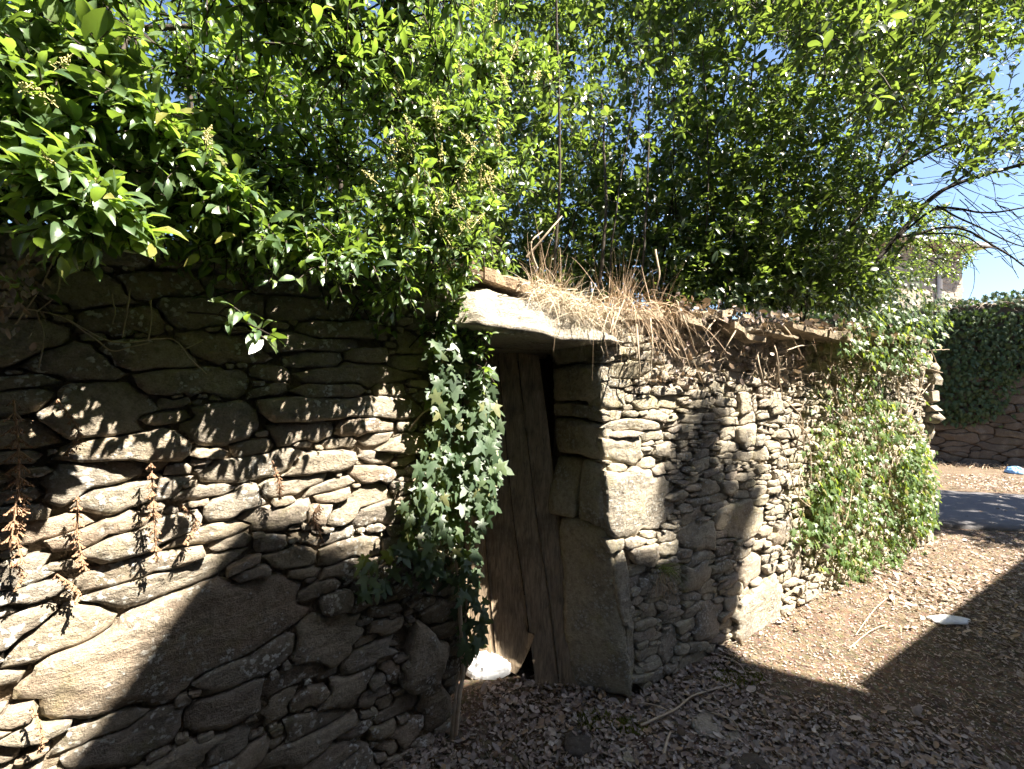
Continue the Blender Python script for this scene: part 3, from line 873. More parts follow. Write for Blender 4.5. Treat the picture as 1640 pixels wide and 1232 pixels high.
# ------------------------------------------------------------------ the door: weathered planks leaning in the opening
def make_door():
    root = empty('wooden_door', 'old weathered plank door leaning askew in the shaded doorway', 'door')
    def dp(px, py, off=0.0):
        # the leaning plane y = 2.20 + 0.14 z
        k = (2.20 + 0.14 * CAMH + off) / (1 + 0.14 * (py - CY) / F)
        return pix(px, py, k)
    planks = [  # left edge and right edge as (px,py) top to bottom
        ([(742, 566), (742, 800), (750, 1068)], [(766, 566), (775, 830), (795, 1062)], 0.008),
        ([(766, 566), (775, 830), (795, 1062)], [(797, 566), (821, 820), (838, 940), (857, 1098)], 0.004),
        ([(797, 566), (821, 820), (838, 940), (857, 1098)], [(828, 565), (860, 830), (877, 940), (897, 1104)], 0.0),
        ([(828, 565), (860, 830), (877, 940), (897, 1104)], [(864, 570), (878, 680), (887, 760), (901, 860), (936, 1108)], -0.004),
    ]
    for k, (Le, Ri, off) in enumerate(planks):
        n = 36
        A = smooth_path([dp(*p, off) for p in Le], n); B = smooth_path([dp(*p, off) for p in Ri], n)
        e = unit(B - A)
        A = A + e * 0.0025; B = B - e * 0.0025
        rag = 0.05 * fbm(np.stack([np.arange(9) * 0.6 + k * 9, np.zeros(9), np.zeros(9)], -1), 2, 5)
        cols = []
        for j in range(9):
            f = j / 8
            P = A * (1 - f) + B * f
            P = P.copy()
            if k == 1: P[-6:, 2] = np.maximum(P[-6:, 2], 0.06 + 0.20 * max(0, f - 0.55) / 0.45 + rag[j] * 0.3)
            if k == 0: P[-5:, 2] = np.maximum(P[-5:, 2], 0.05 + rag[j] * 0.4)
            P[0, 2] += rag[j] * 0.2
            cup = 0.003 * math.sin(f * math.pi) - (0.003 if j in (0, 8) else 0)
            P[:, 1] -= cup + 0.0015 * fbm(np.stack([P[:, 2] * 12, P[:, 2] * 0 + j, P[:, 2] * 0 + k], -1), 2, 7)
            cols.append(P)
        G = np.stack(cols, 1)
        Bk = G + np.array([0, 0.026, -0.003])
        V = np.vstack([G.reshape(-1, 3), Bk.reshape(-1, 3)])
        N = n * 9
        i = np.arange(n - 1)[:, None] * 9 + np.arange(8)[None]
        T = [np.stack([i, i + 9, i + 10, i + 1], -1).reshape(-1, 4), N + np.stack([i, i + 1, i + 10, i + 9], -1).reshape(-1, 4)]
        def rim(idx):
            idx = np.array(idx); a, c = idx[:-1], idx[1:]
            T.append(np.stack([a, a + N, c + N, c], -1))
        rim(list(range(0, N, 9))[::-1]); rim(list(range(8, N, 9))); rim(list(range(9))); rim(list(range(N - 9, N))[::-1])
        bb = Buf(); ctr = V.mean(0); bb.add(V - ctr, np.vstack(T))
        link('plank', bb.mesh('plank', WOOD), root, ctr)
    # rails across the back
    for z in (0.35, 1.35):
        bb = Buf(); bb.box((-0.2, 2.235 + 0.14 * z + 0.03, z - 0.05), (0.16 + (0.1 if z < 1 else -0.02), 2.235 + 0.14 * z + 0.06, z + 0.05))
        bb.obj('rail', WOOD, root, False)
make_door()

# ------------------------------------------------------------------ leaves
def leaf_template(kind):
    if kind == 'oval':      # pointed oval folded along the midrib
        t = np.array([0, .22, .5, .78, 1.0]); wd = np.array([0, .36, .5, .33, 0])
        mid = np.stack([t, 0 * t, 0.10 * np.sin(t * np.pi) - 0.10 * t * t], -1)
        Lf = np.stack([t[1:4], wd[1:4], mid[1:4, 2] + 0.14 * wd[1:4]], -1)
        Rt = Lf * [1, -1, 1]
        V = np.vstack([mid, Lf, Rt])
        T = [[0, 1, 5], [1, 2, 6], [1, 6, 5], [2, 3, 7], [2, 7, 6], [3, 4, 7],
             [0, 8, 1], [1, 9, 2], [1, 8, 9], [2, 10, 3], [2, 9, 10], [3, 10, 4]]
    elif kind == 'blunt':
        t = np.array([0, .2, .55, .85, 1.0]); wd = np.array([0, .30, .5, .36, 0])
        mid = np.stack([t, 0 * t, 0.06 * np.sin(t * np.pi) - 0.06 * t * t], -1)
        Lf = np.stack([t[1:4], wd[1:4], mid[1:4, 2] + 0.12 * wd[1:4]], -1)
        Rt = Lf * [1, -1, 1]
        V = np.vstack([mid, Lf, Rt])
        T = [[0, 1, 5], [1, 2, 6], [1, 6, 5], [2, 3, 7], [2, 7, 6], [3, 4, 7],
             [0, 8, 1], [1, 9, 2], [1, 8, 9], [2, 10, 3], [2, 9, 10], [3, 10, 4]]
    elif kind == 'ivy':     # five pointed lobes
        out = [(0.02, 0.0), (-0.12, 0.14), (-0.12, 0.38), (0.13, 0.24), (0.36, 0.55), (0.40, 0.20), (0.68, 0.19), (1.0, 0.0)]
        L_ = out; R_ = [(x, -y) for x, y in out[1:-1]][::-1]
        o = np.array(L_ + R_)
        z = -0.16 * (o[:, 0] - 0.25) ** 2 - 0.10 * np.abs(o[:, 1]) + 0.08 * np.abs(o[:, 1]) * (np.abs(o[:, 1]) < 0.28)
        V = np.vstack([np.column_stack([o, z]), [[0.27, 0, 0.05]]])
        m = len(o)
        T = [[k, (k + 1) % m, m] for k in range(m)]
    elif kind == 'dead':    # curled oval
        a = np.arange(8) * np.pi / 4
        rr = np.array([1, .9, 1, .85, 1, .8, 1.05, .9])
        o = np.stack([0.5 + 0.5 * np.cos(a) * rr, 0.32 * np.sin(a) * rr], -1)
        z = 0.55 * o[:, 1] ** 2 * 2 + 0.5 * (o[:, 0] - 0.5) ** 2
        V = np.vstack([np.column_stack([o, z]), [[0.5, 0, 0]]])
        T = [[k, (k + 1) % 8, 8] for k in range(8)]
    return np.array(V, float), np.array(T)
TPL = {k: leaf_template(k) for k in ('oval', 'blunt', 'ivy', 'dead')}

class Leaves:
    """positions, axes, normals and sizes of many leaves"""
    def __init__(s, kind): s.kind = kind; s.p = []; s.a = []; s.n = []; s.L = []; s.W = []
    def add(s, p, a, n, L, W):
        p = np.atleast_2d(p); m = len(p)
        s.p.append(p); s.a.append(np.broadcast_to(a, (m, 3))); s.n.append(np.broadcast_to(n, (m, 3)))
        s.L.append(np.broadcast_to(L, (m,))); s.W.append(np.broadcast_to(W, (m,)))
    def arrays(s):
        p = np.vstack(s.p); a = unit(np.vstack(s.a)); n = np.vstack(s.n)
        n = unit(n - a * (n * a).sum(1, keepdims=True) + 1e-5)
        return p, a, n, np.concatenate(s.L), np.concatenate(s.W)
    def build(s, parent, mat, rg, n_single=300, name='leaf', rest='foliage', curl=1.0, keep=None):
        p, a, n, L, W = s.arrays()
        if keep is not None:
            k = keep(p); p, a, n, L, W = p[k], a[k], n[k], L[k], W[k]
        b_ = np.cross(n, a)
        TV, TT = TPL[s.kind]
        cv = rg.uniform(0.2, 1.8, len(p)) * curl
        wsk = rg.normal(0, 0.12, len(p))
        loc = TV[None] * np.stack([L, W, L * cv], -1)[:, None]
        loc[..., 1] += (wsk * L)[:, None] * TV[None, :, 0] ** 2
        V = p[:, None] + loc[..., :1] * a[:, None] + loc[..., 1:2] * b_[:, None] + loc[..., 2:3] * n[:, None]
        # which leaves show: nearest in each small screen cell, largest first
        c = V.mean(1)
        px, py = proj(c)
        d = np.linalg.norm(c - [0, 0, CAMH], axis=1)
        fac = np.abs(((c - [0, 0, CAMH]) * n).sum(1)) / d
        pa = L * W * fac / np.maximum(d, 0.1) ** 2
        ok = (px > 0) & (px < 1640) & (py > 0) & (py < 1232) & (c[:, 1] > 0.15)
        cell = np.full(len(p), -1, np.int64)
        cell[ok] = (px[ok] // 9).astype(int) * 4096 + (py[ok] // 9).astype(int)
        order = np.lexsort((d, cell))
        first = np.ones(len(p), bool); first[1:] = cell[order][1:] != cell[order][:-1]
        vis = np.zeros(len(p), bool); vis[order[first]] = True
        vis &= ok
        score = np.where(vis, pa, 0)
        sel = np.argsort(-score)[:n_single]; sel = sel[score[sel] > 0]
        msk = np.ones(len(p), bool); msk[sel] = False
        for i in sel:
            link(name, mesh_np(name, V[i] - p[i], TT, mat), parent, p[i])
        R = V[msk]
        if len(R):
            T = (TT[None] + (np.arange(len(R)) * len(TV))[:, None, None]).reshape(-1, 3)
            tag(link(rest, mesh_np(rest, R.reshape(-1, 3), T, mat), parent), kind='stuff')

def rand_dir(rg, m):
    return unit(rg.normal(0, 1, (m, 3)))

def sprigs(lv, tw, P0, P1, rg, nl, L, ratio, sag=0.02, start=0.25, r=0.0022, spread=0.85, up=(0, 0, 1)):
    """twigs from P0 to P1, each with leaves in opposite pairs that turn about the twig"""
    P0 = np.atleast_2d(np.asarray(P0, float)); P1 = np.atleast_2d(np.asarray(P1, float))
    N = len(P0); L = np.broadcast_to(np.asarray(L, float), (N,)); nl = np.broadcast_to(np.asarray(nl), (N,))
    ax = unit(P1 - P0)
    side = unit(np.cross(ax, rand_dir(rg, N)))
    for k in range(int(nl.max())):
        m = nl > k
        f = (start + (1 - start) * (k + 0.5) / nl)
        q = P0 + (P1 - P0) * f[:, None]; q[:, 2] += sag * 4 * (f - f * f)
        side = unit(np.cross(ax, side) + 0.3 * rand_dir(rg, N))
        for sgn in (1, -1):
            end = f > 0.85
            a = unit(ax * (rg.uniform(0.35, 0.9, N) * np.where(end, 1.6, 1.0))[:, None] + sgn * side * spread + np.array([0, 0, -0.18]) + 0.25 * rand_dir(rg, N))
            nn = unit(np.array(up) + ax * 0.5 + 0.6 * rand_dir(rg, N))
            sz = rg.uniform(0.5, 1.2, N) * np.where(end, 0.75, 1.0)
            mm = m & (rg.uniform(size=N) > 0.06)
            lv.add((q + a * 0.006)[mm], a[mm], nn[mm], (L * sz)[mm], (L * ratio * sz * rg.uniform(0.85, 1.1, N))[mm])
    if tw is not None:
        t = np.linspace(0, 1, 4)
        C = P0[:, None] * (1 - t)[None, :, None] + P1[:, None] * t[None, :, None]
        C[..., 2] += sag * 4 * (t - t * t)[None]
        s0 = unit(np.cross(ax, [0.3, 0.2, 0.9])); s1 = np.cross(ax, s0)
        th = np.arange(3) * 2 * np.pi / 3
        rr = r * np.linspace(1.5, 0.6, 4)
        V = C[:, :, None] + rr[None, :, None, None] * (np.cos(th)[None, None, :, None] * s0[:, None, None] + np.sin(th)[None, None, :, None] * s1[:, None, None])
        i = np.arange(3)[:, None] * 3; j = np.arange(3)[None]; jn = (j + 1) % 3
        Q = np.stack([i + j, i + jn, i + 3 + jn, i + 3 + j], -1).reshape(-1, 4)
        tw.add(V.reshape(-1, 3), (Q[None] + (np.arange(N) * 12)[:, None, None]).reshape(-1, 4))

def panicle_mesh(rg, mat):
    bb = Buf()
    for k in range(34):
        f = rg.uniform(0, 1); ang = rg.uniform(0, 6.28); r = 0.024 * (1 - f) * rg.uniform(0.4, 1)
        c = np.array([math.cos(ang) * r, math.sin(ang) * r, f * 0.075])
        s_ = rg.uniform(0.0022, 0.004)
        V = c + s_ * np.array([[1,0,0],[-1,0,0],[0,1,0],[0,-1,0],[0,0,1],[0,0,-1]])
        bb.add(V, [[0,2,4],[2,1,4],[1,3,4],[3,0,4],[2,0,5],[1,2,5],[3,1,5],[0,3,5]])
        if k % 3 == 0: bb.tube([[0, 0, f * 0.06], c], [0.0008, 0.0006], 3, False)
    bb.tube([[0, 0, -0.02], [0, 0, 0.07]], [0.0014, 0.0008], 4, False)
    return bb.mesh('flower_panicle', mat)

# ---- privet bush hanging over the wall before the doorway
def make_privet():
    rg = np.random.default_rng(31)
    root = empty('privet_bush', 'flowering privet bush spilling over the wall top with bright sunlit leaf sprays', 'bush')
    lv = Leaves('oval'); tw = Buf()
    def wall_depth(px):
        pl = LW if px < 735 else RW
        r = (px - CX) / F
        A = np.array([[r, -pl.d[0]], [1.0, -pl.d[1]]]); k, t = np.linalg.solve(A, pl.O); return k
    def spot(px, py, off):
        return (LW if px < 735 else RW).px(px, py, off)
    # overhanging sprays: (px, py, overhang from the wall, radius, sprigs, leaf length)
    clumps = []
    for (px, py, off, r, n, L) in [
        (20,150,.30,.10,13,.062),(75,125,.30,.11,13,.066),(130,120,.30,.11,14,.070),(185,165,.30,.11,14,.070),(225,215,.30,.11,15,.066),(275,250,.29,.11,15,.062),
        (320,300,.28,.11,15,.060),(365,325,.27,.11,15,.058),(405,365,.26,.10,13,.056),(440,405,.25,.09,11,.054),(330,360,.22,.12,12,.056),(280,340,.2,.12,12,.056),
        (-30,330,.02,.14,16,.056),(20,340,.0,.12,12,.056),(-40,250,.1,.14,14,.058),(20,215,.33,.10,13,.064),(60,195,.33,.11,13,.064),(30,270,.34,.09,10,.062),(85,300,.36,.08,9,.062),(115,335,.36,.09,12,.064),(150,360,.36,.09,12,.062),(185,375,.35,.07,9,.060),(110,385,.33,.07,6,.058),
        (640,120,.2,.16,26,.052),(700,100,.2,.16,26,.052),(765,110,.10,.15,26,.052),(830,100,.02,.15,22,.05),(880,130,-.02,.12,12,.05),(620,190,.26,.16,26,.052),(690,190,.27,.16,28,.05),(755,200,.22,.15,26,.05),
        (650,270,.30,.15,26,.05),(720,275,.28,.14,26,.048),(775,275,.15,.10,16,.048),(640,345,.30,.15,26,.05),(710,345,.28,.13,26,.048),(770,340,.14,.09,14,.046),(690,410,.27,.12,22,.048),(745,410,.12,.09,16,.046),
        (620,420,.30,.13,20,.05),(560,430,.30,.13,18,.05),(500,430,.28,.12,16,.052),(690,465,.12,.09,12,.046),(640,470,.24,.10,12,.046),(735,455,.10,.06,8,.044),
        (480,-110,.40,.2,22,.056),(560,-100,.40,.2,24,.054),(640,-90,.40,.2,24,.052),(700,-20,.40,.18,22,.052),(620,10,.40,.18,22,.052),(540,20,.40,.18,22,.052),(460,10,.40,.18,20,.054),(600,100,.4,.16,18,.052),(520,110,.4,.16,16,.052),  # canopy clumps, partly above the view, added to shade bush centre and wall
        (60,-60,.3,.18,16,.06),(160,-70,.32,.18,16,.06),(270,-70,.35,.18,16,.06),(370,-60,.4,.18,16,.058),(420,60,.25,.16,14,.056),  # mostly above the view, added to shade the bush's upper left
        (120,240,.16,.14,18,.056),(200,290,.17,.14,18,.056),(270,300,.15,.14,18,.056),(350,250,.14,.14,18,.056),(420,310,.16,.14,20,.054),(480,400,.18,.13,18,.054),(400,400,.13,.12,14,.054),(330,400,.12,.12,12,.054),(230,370,.14,.11,10,.054),(60,250,.2,.13,14,.058),
        (540,350,.2,.13,16,.052),(470,360,.2,.12,14,.054),(560,270,.0,.15,16,.052),(480,270,-.05,.15,16,.054),(400,250,-.02,.14,14,.056),(330,200,.0,.14,14,.058),(560,180,-.05,.16,16,.052),(470,170,-.08,.16,16,.054),(380,130,-.05,.16,16,.056),(280,110,-.02,.16,16,.058),
    ]:
        clumps.append((spot(px, py, off * 0.95), r, n, L))
    for c, r, n, L in clumps:
        d = unit(rand_dir(rg, n) + np.array([0.2, -0.45, -0.05]))
        p1 = c + d * r * rg.uniform(0.5, 1.15, (n, 1))
        p0 = c - d * r * 0.25 + rand_dir(rg, n) * r * 0.3 + np.array([0, r * 0.5, r * 0.2])
        sprigs(lv, tw, p0, p1, rg, rg.integers(4, 7, n), L, 0.40)
    # the mass of the bush over and behind the wall
    M = 6200
    u = rg.uniform(-2.5, 0.35, M); z = rg.uniform(1.72, 3.4, M); wv = rg.uniform(-1.15, 0.10, M)
    P = LW.at(u, z, wv); px, py = proj(P)
    ok = px < 820 - 0.10 * np.maximum(0, py) + 60 * vnoise(np.stack([py * 0.01, 0 * py + 1, 0 * py + 1], -1), 2)
    ok &= (z < 3.4 - 0.3 * np.abs(wv)) & (vnoise(P * 2.6, 17) > -0.42)
    P = P[ok][:3000]; n = len(P)
    d = unit(rand_dir(rg, n) + np.array([0.15, -0.4, 0.1]))
    sprigs(lv, tw, P - d * 0.07, P + d * 0.08, rg, rg.integers(4, 7, n), 0.055, 0.42)
    # single spray hanging before the dark wall
    for (a, c) in [((300, 500), (450, 545)), ((350, 505), (385, 500)), ((370, 530), (440, 556))]:
        k = wall_depth(380) - 0.24
        sprigs(lv, tw, pix(a[0], a[1], k + 0.1), pix(c[0], c[1], k), rg, 4, 0.062, 0.39, start=0.45)
    # sprigs among the ivy at the door jamb
    for (px, py) in [(715,520),(740,545),(765,570),(775,600),(720,500),(745,510),(700,540),(770,545)]:
        k = wall_depth(min(px, 734)) - 0.12
        d = unit(rand_dir(rg, 4) + np.array([0.4, -0.3, 0.2])); c = pix(px, py, k)
        sprigs(lv, tw, c - d * 0.05, c + d * 0.06, rg, 4, 0.042, 0.4)
    lv.build(root, LEAF_PRIVET, rg, 300)
    # limbs
    for path, r in [([(60, 40, 1.5), (200, 45, 1.45), (330, 40, 1.5), (480, 10, 1.6)], 0.012), ([(0, 250, 1.05), (35, 330, 1.0), (70, 400, 1.02)], 0.008), ([(0, 315, 1.0), (25, 318, 0.98), (60, 345, 0.95)], 0.007),
                    ([(180, 70, 1.3), (215, 40, 1.35), (190, 95, 1.25)], 0.008), ([(560, 420, 1.75), (540, 250, 1.8), (500, 60, 1.85), (470, -60, 1.9)], 0.016),
                    ([(690, 430, 2.0), (680, 300, 2.05), (650, 100, 2.1), (640, -60, 2.1)], 0.016), ([(330, 420, 1.55), (310, 250, 1.6), (300, 60, 1.6)], 0.014)]:
        bb = Buf(); bb.tube(smooth_path([pix(*p) for p in path], 24), np.linspace(r, r * 0.6, 24), 7)
        bb.obj('branch', BARK, root)
    tag(tw.obj('twigs', BARK, root), kind='stuff')
    ms = [panicle_mesh(rg, FLOWER) for _ in range(4)]
    spots = [(90,110),(85,165),(70,260),(85,270),(35,145),(140,300),(145,320),(330,225),(335,240),(185,345),(640,150),(665,215),(700,180),(760,235),(800,235),(795,285),(740,130),(700,205),(780,95),(640,235),(700,320),(650,255),(735,300),(770,300),(790,310),
             (600,290),(655,310),(690,350),(720,390),(740,370),(760,360),(640,150),(860,125),(820,90),(790,40),(760,20),(500,25),(735,330),(705,260),(625,270),(668,330),(748,260),(815,140)]
    for k, (px, py) in enumerate(spots):
        off = 0.34 if px < 400 else 0.28
        P = spot(px, py, off + 0.06)
        o = link('flower_panicle', ms[k % 4], root, P)
        o.rotation_euler = (rg.uniform(-0.7, 0.7), rg.uniform(-0.7, 0.7), rg.uniform(0, 6))
        s_ = rg.uniform(0.8, 1.3) * (0.5 if px < 400 else 0.85); o.scale = (s_, s_, s_)
    return root
make_privet()

# ---- evergreen laurel behind the sunlit wall
def make_laurel():
    rg = np.random.default_rng(47)
    root = empty('laurel_tree', 'tall evergreen laurel with many thin stems rising behind the sunlit wall', 'tree')
    lv = Leaves('blunt'); tw = Buf()
    M = 60000
    px = rg.uniform(660, 1760, M); py = rg.uniform(-260, 490, M); dep = rg.uniform(2.75, 4.9, M)
    P = np.stack([(px - CX) / F * dep, dep, CAMH - (py - CY) / F * dep], -1)
    off = (P[:, :2] - RW.O) @ RW.n[:2]
    edge = 1500 + 60 * vnoise(np.stack([py * 0.02, dep, 0 * py], -1), 4)
    ok = (off < 0.05) & (P[:, 2] > 1.86)
    ok &= ~((py > 170) & (px > edge - (py - 170) * 0.25))
    ok &= ~((py > 170) & (px > 1400) & (rg.uniform(size=M) < 0.55))
    dens = vnoise(P * 2.4, 8) + 0.5 * vnoise(P * 5.5, 9)
    ok &= dens > -0.04 - 0.85 * np.clip((py - 240) / 120, 0, 1) - 0.25 * np.clip((px - 1250) / 200, 0, 1)
    P = P[ok][:13000]; n = len(P)
    d = unit(rand_dir(rg, n) + np.array([0.1, -0.2, 0.35])); L = rg.uniform(0.055, 0.085, n)
    h = n // 3
    sprigs(lv, tw, (P - d * 0.07)[:h], (P + d * 0.09)[:h], rg, rg.integers(3, 6, h), L[:h], 0.46, spread=0.8)
    sprigs(lv, None, (P - d * 0.07)[h:], (P + d * 0.09)[h:], rg, rg.integers(3, 6, n - h), L[h:], 0.46, spread=0.8)
    # sunlit boughs that lean out over the lane, right
    M = 24000
    px = rg.uniform(1130, 1800, M); py = rg.uniform(-150, 280, M); dep = rg.uniform(2.0, 4.0, M)
    lim = np.interp(px, [1130, 1300, 1400, 1520, 1640, 1800], [20, 100, 210, 265, 255, 240]) + 40 * vnoise(np.stack([px * 0.02, 0 * px + 1, 0 * px + 2], -1), 4)
    P = np.stack([(px - CX) / F * dep, dep, CAMH - (py - CY) / F * dep], -1)
    off = (P[:, :2] - RW.O) @ RW.n[:2]
    P = P[(py < lim) & (vnoise(P * 3.1, 12) > -0.25) & (P[:, 2] - np.maximum(off, 0) / 0.55 > 1.75)][:1700]; n = len(P)
    d = unit(rand_dir(rg, n) + np.array([0.2, -0.3, 0.3])); L = rg.uniform(0.055, 0.08, n)
    sprigs(lv, tw, P - d * 0.08, P + d * 0.09, rg, rg.integers(3, 6, n), L, 0.46, spread=0.8)
    # near bright sprigs
    for (px, py, dep) in [(925,160,2.2),(930,30,2.2),(1200,120,2.3),(1280,210,2.3),(1190,360,2.5),(1390,380,2.9),(1440,400,3.0),(1420,360,3.0),(1400,300,2.9),(1440,260,2.9),(1350,420,3.0),(1090,170,2.4),(1020,90,2.3),(1160,200,2.4),(960,200,2.25),(1340,330,2.8),(1300,400,2.9),(1460,330,3.1)]:
        P = pix(px, py, dep) + rand_dir(rg, 4) * 0.06
        d = unit(rand_dir(rg, 4) + np.array([0.3, -0.4, 0.3]))
        sprigs(lv, tw, P - d * 0.08, P + d * 0.08, rg, 4, 0.062, 0.46)
    # low growth along the wall top
    M = 1100
    px = rg.uniform(1070, 1440, M); py = rg.uniform(405, 500, M)
    dep = np.array([float(RW.px(a, 470)[1]) for a in px]) + rg.uniform(0.3, 1.2, M)
    P = np.stack([(px - CX) / F * dep, dep, CAMH - (py - CY) / F * dep], -1)
    d = unit(rand_dir(rg, M) + np.array([0.1, -0.3, 0.2]))
    sprigs(lv, None, P - d * 0.07, P + d * 0.07, rg, 4, 0.055, 0.46)
    # thin outer growth before the far house
    M = 420
    px = rg.uniform(1450, 1575, M); py = rg.uniform(330, 450, M); dep = rg.uniform(4.6, 5.6, M)
    P = np.stack([(px - CX) / F * dep, dep, CAMH - (py - CY) / F * dep], -1); P = P[px < 1570 - np.abs(py - 400) * 0.8]
    d = unit(rand_dir(rg, len(P)) + np.array([0.2, -0.2, -0.3]))
    sprigs(lv, tw, P - d * 0.07, P + d * 0.07, rg, 4, 0.045, 0.46)
    lv.build(root, LEAF_LAUREL, rg, 300)
    # stems and boughs
    stems = []
    for k in range(26):
        px = rg.uniform(830, 1400); dep = float(RW.px(px, 470)[1]) + rg.uniform(0.45, 1.5)
        base = pix(px, 470, dep); base[2] = 1.70
        lean = rg.normal(0.05, 0.16); h = rg.uniform(1.6, 2.6)
        p1 = base + np.array([lean * 0.4 * h, rg.normal(0, .1), h * 0.45]); p2 = base + np.array([lean * h + rg.normal(0, .1), rg.normal(0, .2), h])
        stems.append(([base, p1, p2], rg.uniform(0.005, 0.013)))
    for path, r in [([(1330, 470, 3.6), (1420, 400, 3.6), (1500, 310, 3.6), (1640, 262, 3.5), (1720, 250, 3.4)], 0.022),
                    ([(1400, 420, 3.6), (1480, 330, 3.65), (1560, 270, 3.6), (1660, 190, 3.5)], 0.016),
                    ([(1420, 395, 3.7), (1500, 335, 3.7), (1580, 340, 3.6), (1660, 330, 3.5)], 0.012),
                    ([(1440, 380, 3.6), (1530, 365, 3.6), (1600, 400, 3.5), (1660, 440, 3.4)], 0.011),
                    ([(1460, 375, 3.7), (1540, 378, 3.6), (1590, 410, 3.6)], 0.008),
                    ([(1500, 330, 3.7), (1560, 360, 3.6), (1610, 385, 3.5), (1655, 400, 3.4)], 0.008),
                    ([(1390, 330, 3.8), (1470, 220, 3.9), (1560, 120, 4.0)], 0.018), ([(1300, 460, 3.9), (1390, 300, 4.0), (1440, 150, 4.0)], 0.02),
                    ([(1350, 380, 3.4), (1420, 290, 3.4), (1480, 250, 3.3), (1600, 190, 3.2)], 0.014), ([(1220, 470, 3.6), (1300, 380, 3.6), (1370, 250, 3.6)], 0.016)]:
        stems.append(([pix(*p) for p in path], r))
    for path, r in stems:
        bb = Buf(); pth = smooth_path(path, 26); pth = pth + 0.012 * np.stack([fbm(pth * 5 + s_, 2, 2 + s_) for s_ in range(3)], -1)
        bb.tube(pth, np.linspace(r, r * 0.45, 26), 6)
        bb.obj('branch', BARK, root)
    # thin bare twigs against the sky at the right
    for k in range(130):
        px = rg.uniform(1440, 1680); py = rg.uniform(200, 420); dep = rg.uniform(3.3, 4.0)
        a = rg.uniform(-0.9, 0.6); ln = rg.uniform(30, 110)
        pts = [pix(px, py, dep)]
        for s_ in range(3):
            px += math.cos(a) * ln / 3; py += math.sin(-a) * ln / 3 + 4; a += rg.normal(0, 0.35); pts.append(pix(px, py, dep + rg.normal(0, 0.03)))
        tw.tube(smooth_path(pts, 8), np.linspace(0.004, 0.0015, 8), 3, False)
    tag(tw.obj('twigs', BARK, root), kind='stuff')
make_laurel()

# ------------------------------------------------------------------ ivy
def in_poly(px, py, poly):
    r = False
    j = len(poly) - 1
    for i in range(len(poly)):
        xi, yi = poly[i]; xj, yj = poly[j]
        if (yi > py) != (yj > py) and px < (xj - xi) * (py - yi) / (yj - yi) + xi: r = not r
        j = i
    return r

def ivy_on(plane, poly, n, L0, L1, off0, off1, rg, lv, holes=0.0, hs=14.0, drop=0.9):
    xs = [p[0] for p in poly]; ys = [p[1] for p in poly]
    k = 0
    while k < n:
        px = rg.uniform(min(xs), max(xs)); py = rg.uniform(min(ys), max(ys))
        if not in_poly(px, py, poly): continue
        off = rg.uniform(off0, off1)
        P = plane.px(px, py, off)
        if holes and vnoise(P * hs, 3) < -1 + holes * 2: 
            if rg.uniform() < 0.9: continue
        a = unit(np.array([0, 0, -1.0]) * drop + plane.d * rg.normal(0, 0.75) + plane.n * rg.uniform(-0.1, 0.8))
        nn = unit(plane.n * 1.0 + np.array([0, 0, 0.5]) + 0.75 * rand_dir(rg, 1)[0])
        L = rg.uniform(L0, L1)
        lv.add(P, a, nn, L, L * rg.uniform(0.85, 1.1))
        k += 1

def make_jamb_ivy():
    rg = np.random.default_rng(61)
    root = empty('ivy_vine', 'thick ivy hanging down the door jamb with large pale sunlit leaves', 'ivy')
    lv = Leaves('ivy')
    A = [(690,540),(715,480),(745,500),(765,545),(785,600),(795,650),(790,700),(800,760),(788,800),(765,820),(740,800),(705,800),(680,850),(662,800),(676,720),(688,650)]
    B = [(640,800),(700,780),(770,800),(768,880),(764,930),(782,985),(775,1010),(752,1050),(738,1060),(728,980),(712,930),(675,905),(650,860)]
    C = [(562,950),(572,905),(600,870),(650,850),(700,880),(710,935),(640,930),(600,948)]
    ivy_on(LW, A, 520, 0.026, 0.070, 0.01, 0.14, rg, lv, holes=0.15, hs=11)
    ivy_on(LW, B, 260, 0.026, 0.068, 0.01, 0.11, rg, lv, holes=0.2, hs=11)
    ivy_on(LW, C, 40, 0.04, 0.075, 0.02, 0.09, rg, lv)
    ivy_on(LW, [(745,600),(790,590),(800,690),(800,820),(770,840),(760,780)], 60, 0.05, 0.085, 0.05, 0.16, rg, lv)
    lv.build(root, LEAF_IVY, rg, 300)
    for path, r in [([(728,1185),(735,1120),(742,1070),(738,1000),(735,900)], 0.011), ([(722,1190),(728,1130),(735,1075)], 0.008), ([(740,1060),(730,900),(700,750),(705,600),(720,540)], 0.007),
                    ([(735,900),(690,880),(640,890),(590,920)], 0.005), ([(745,1000),(752,900),(756,780),(752,640)], 0.005), ([(662,770),(690,740),(720,700)], 0.004), ([(655,690),(680,660),(720,640),(750,600)], 0.004)]:
        bb = Buf(); pts = smooth_path([LW.px(*p, 0.04 + 0.02 * (i % 2)) for i, p in enumerate(path)], 20)
        bb.tube(pts, np.linspace(r, r * 0.6, 20), 6); bb.obj('stem', DEAD, root)
make_jamb_ivy()

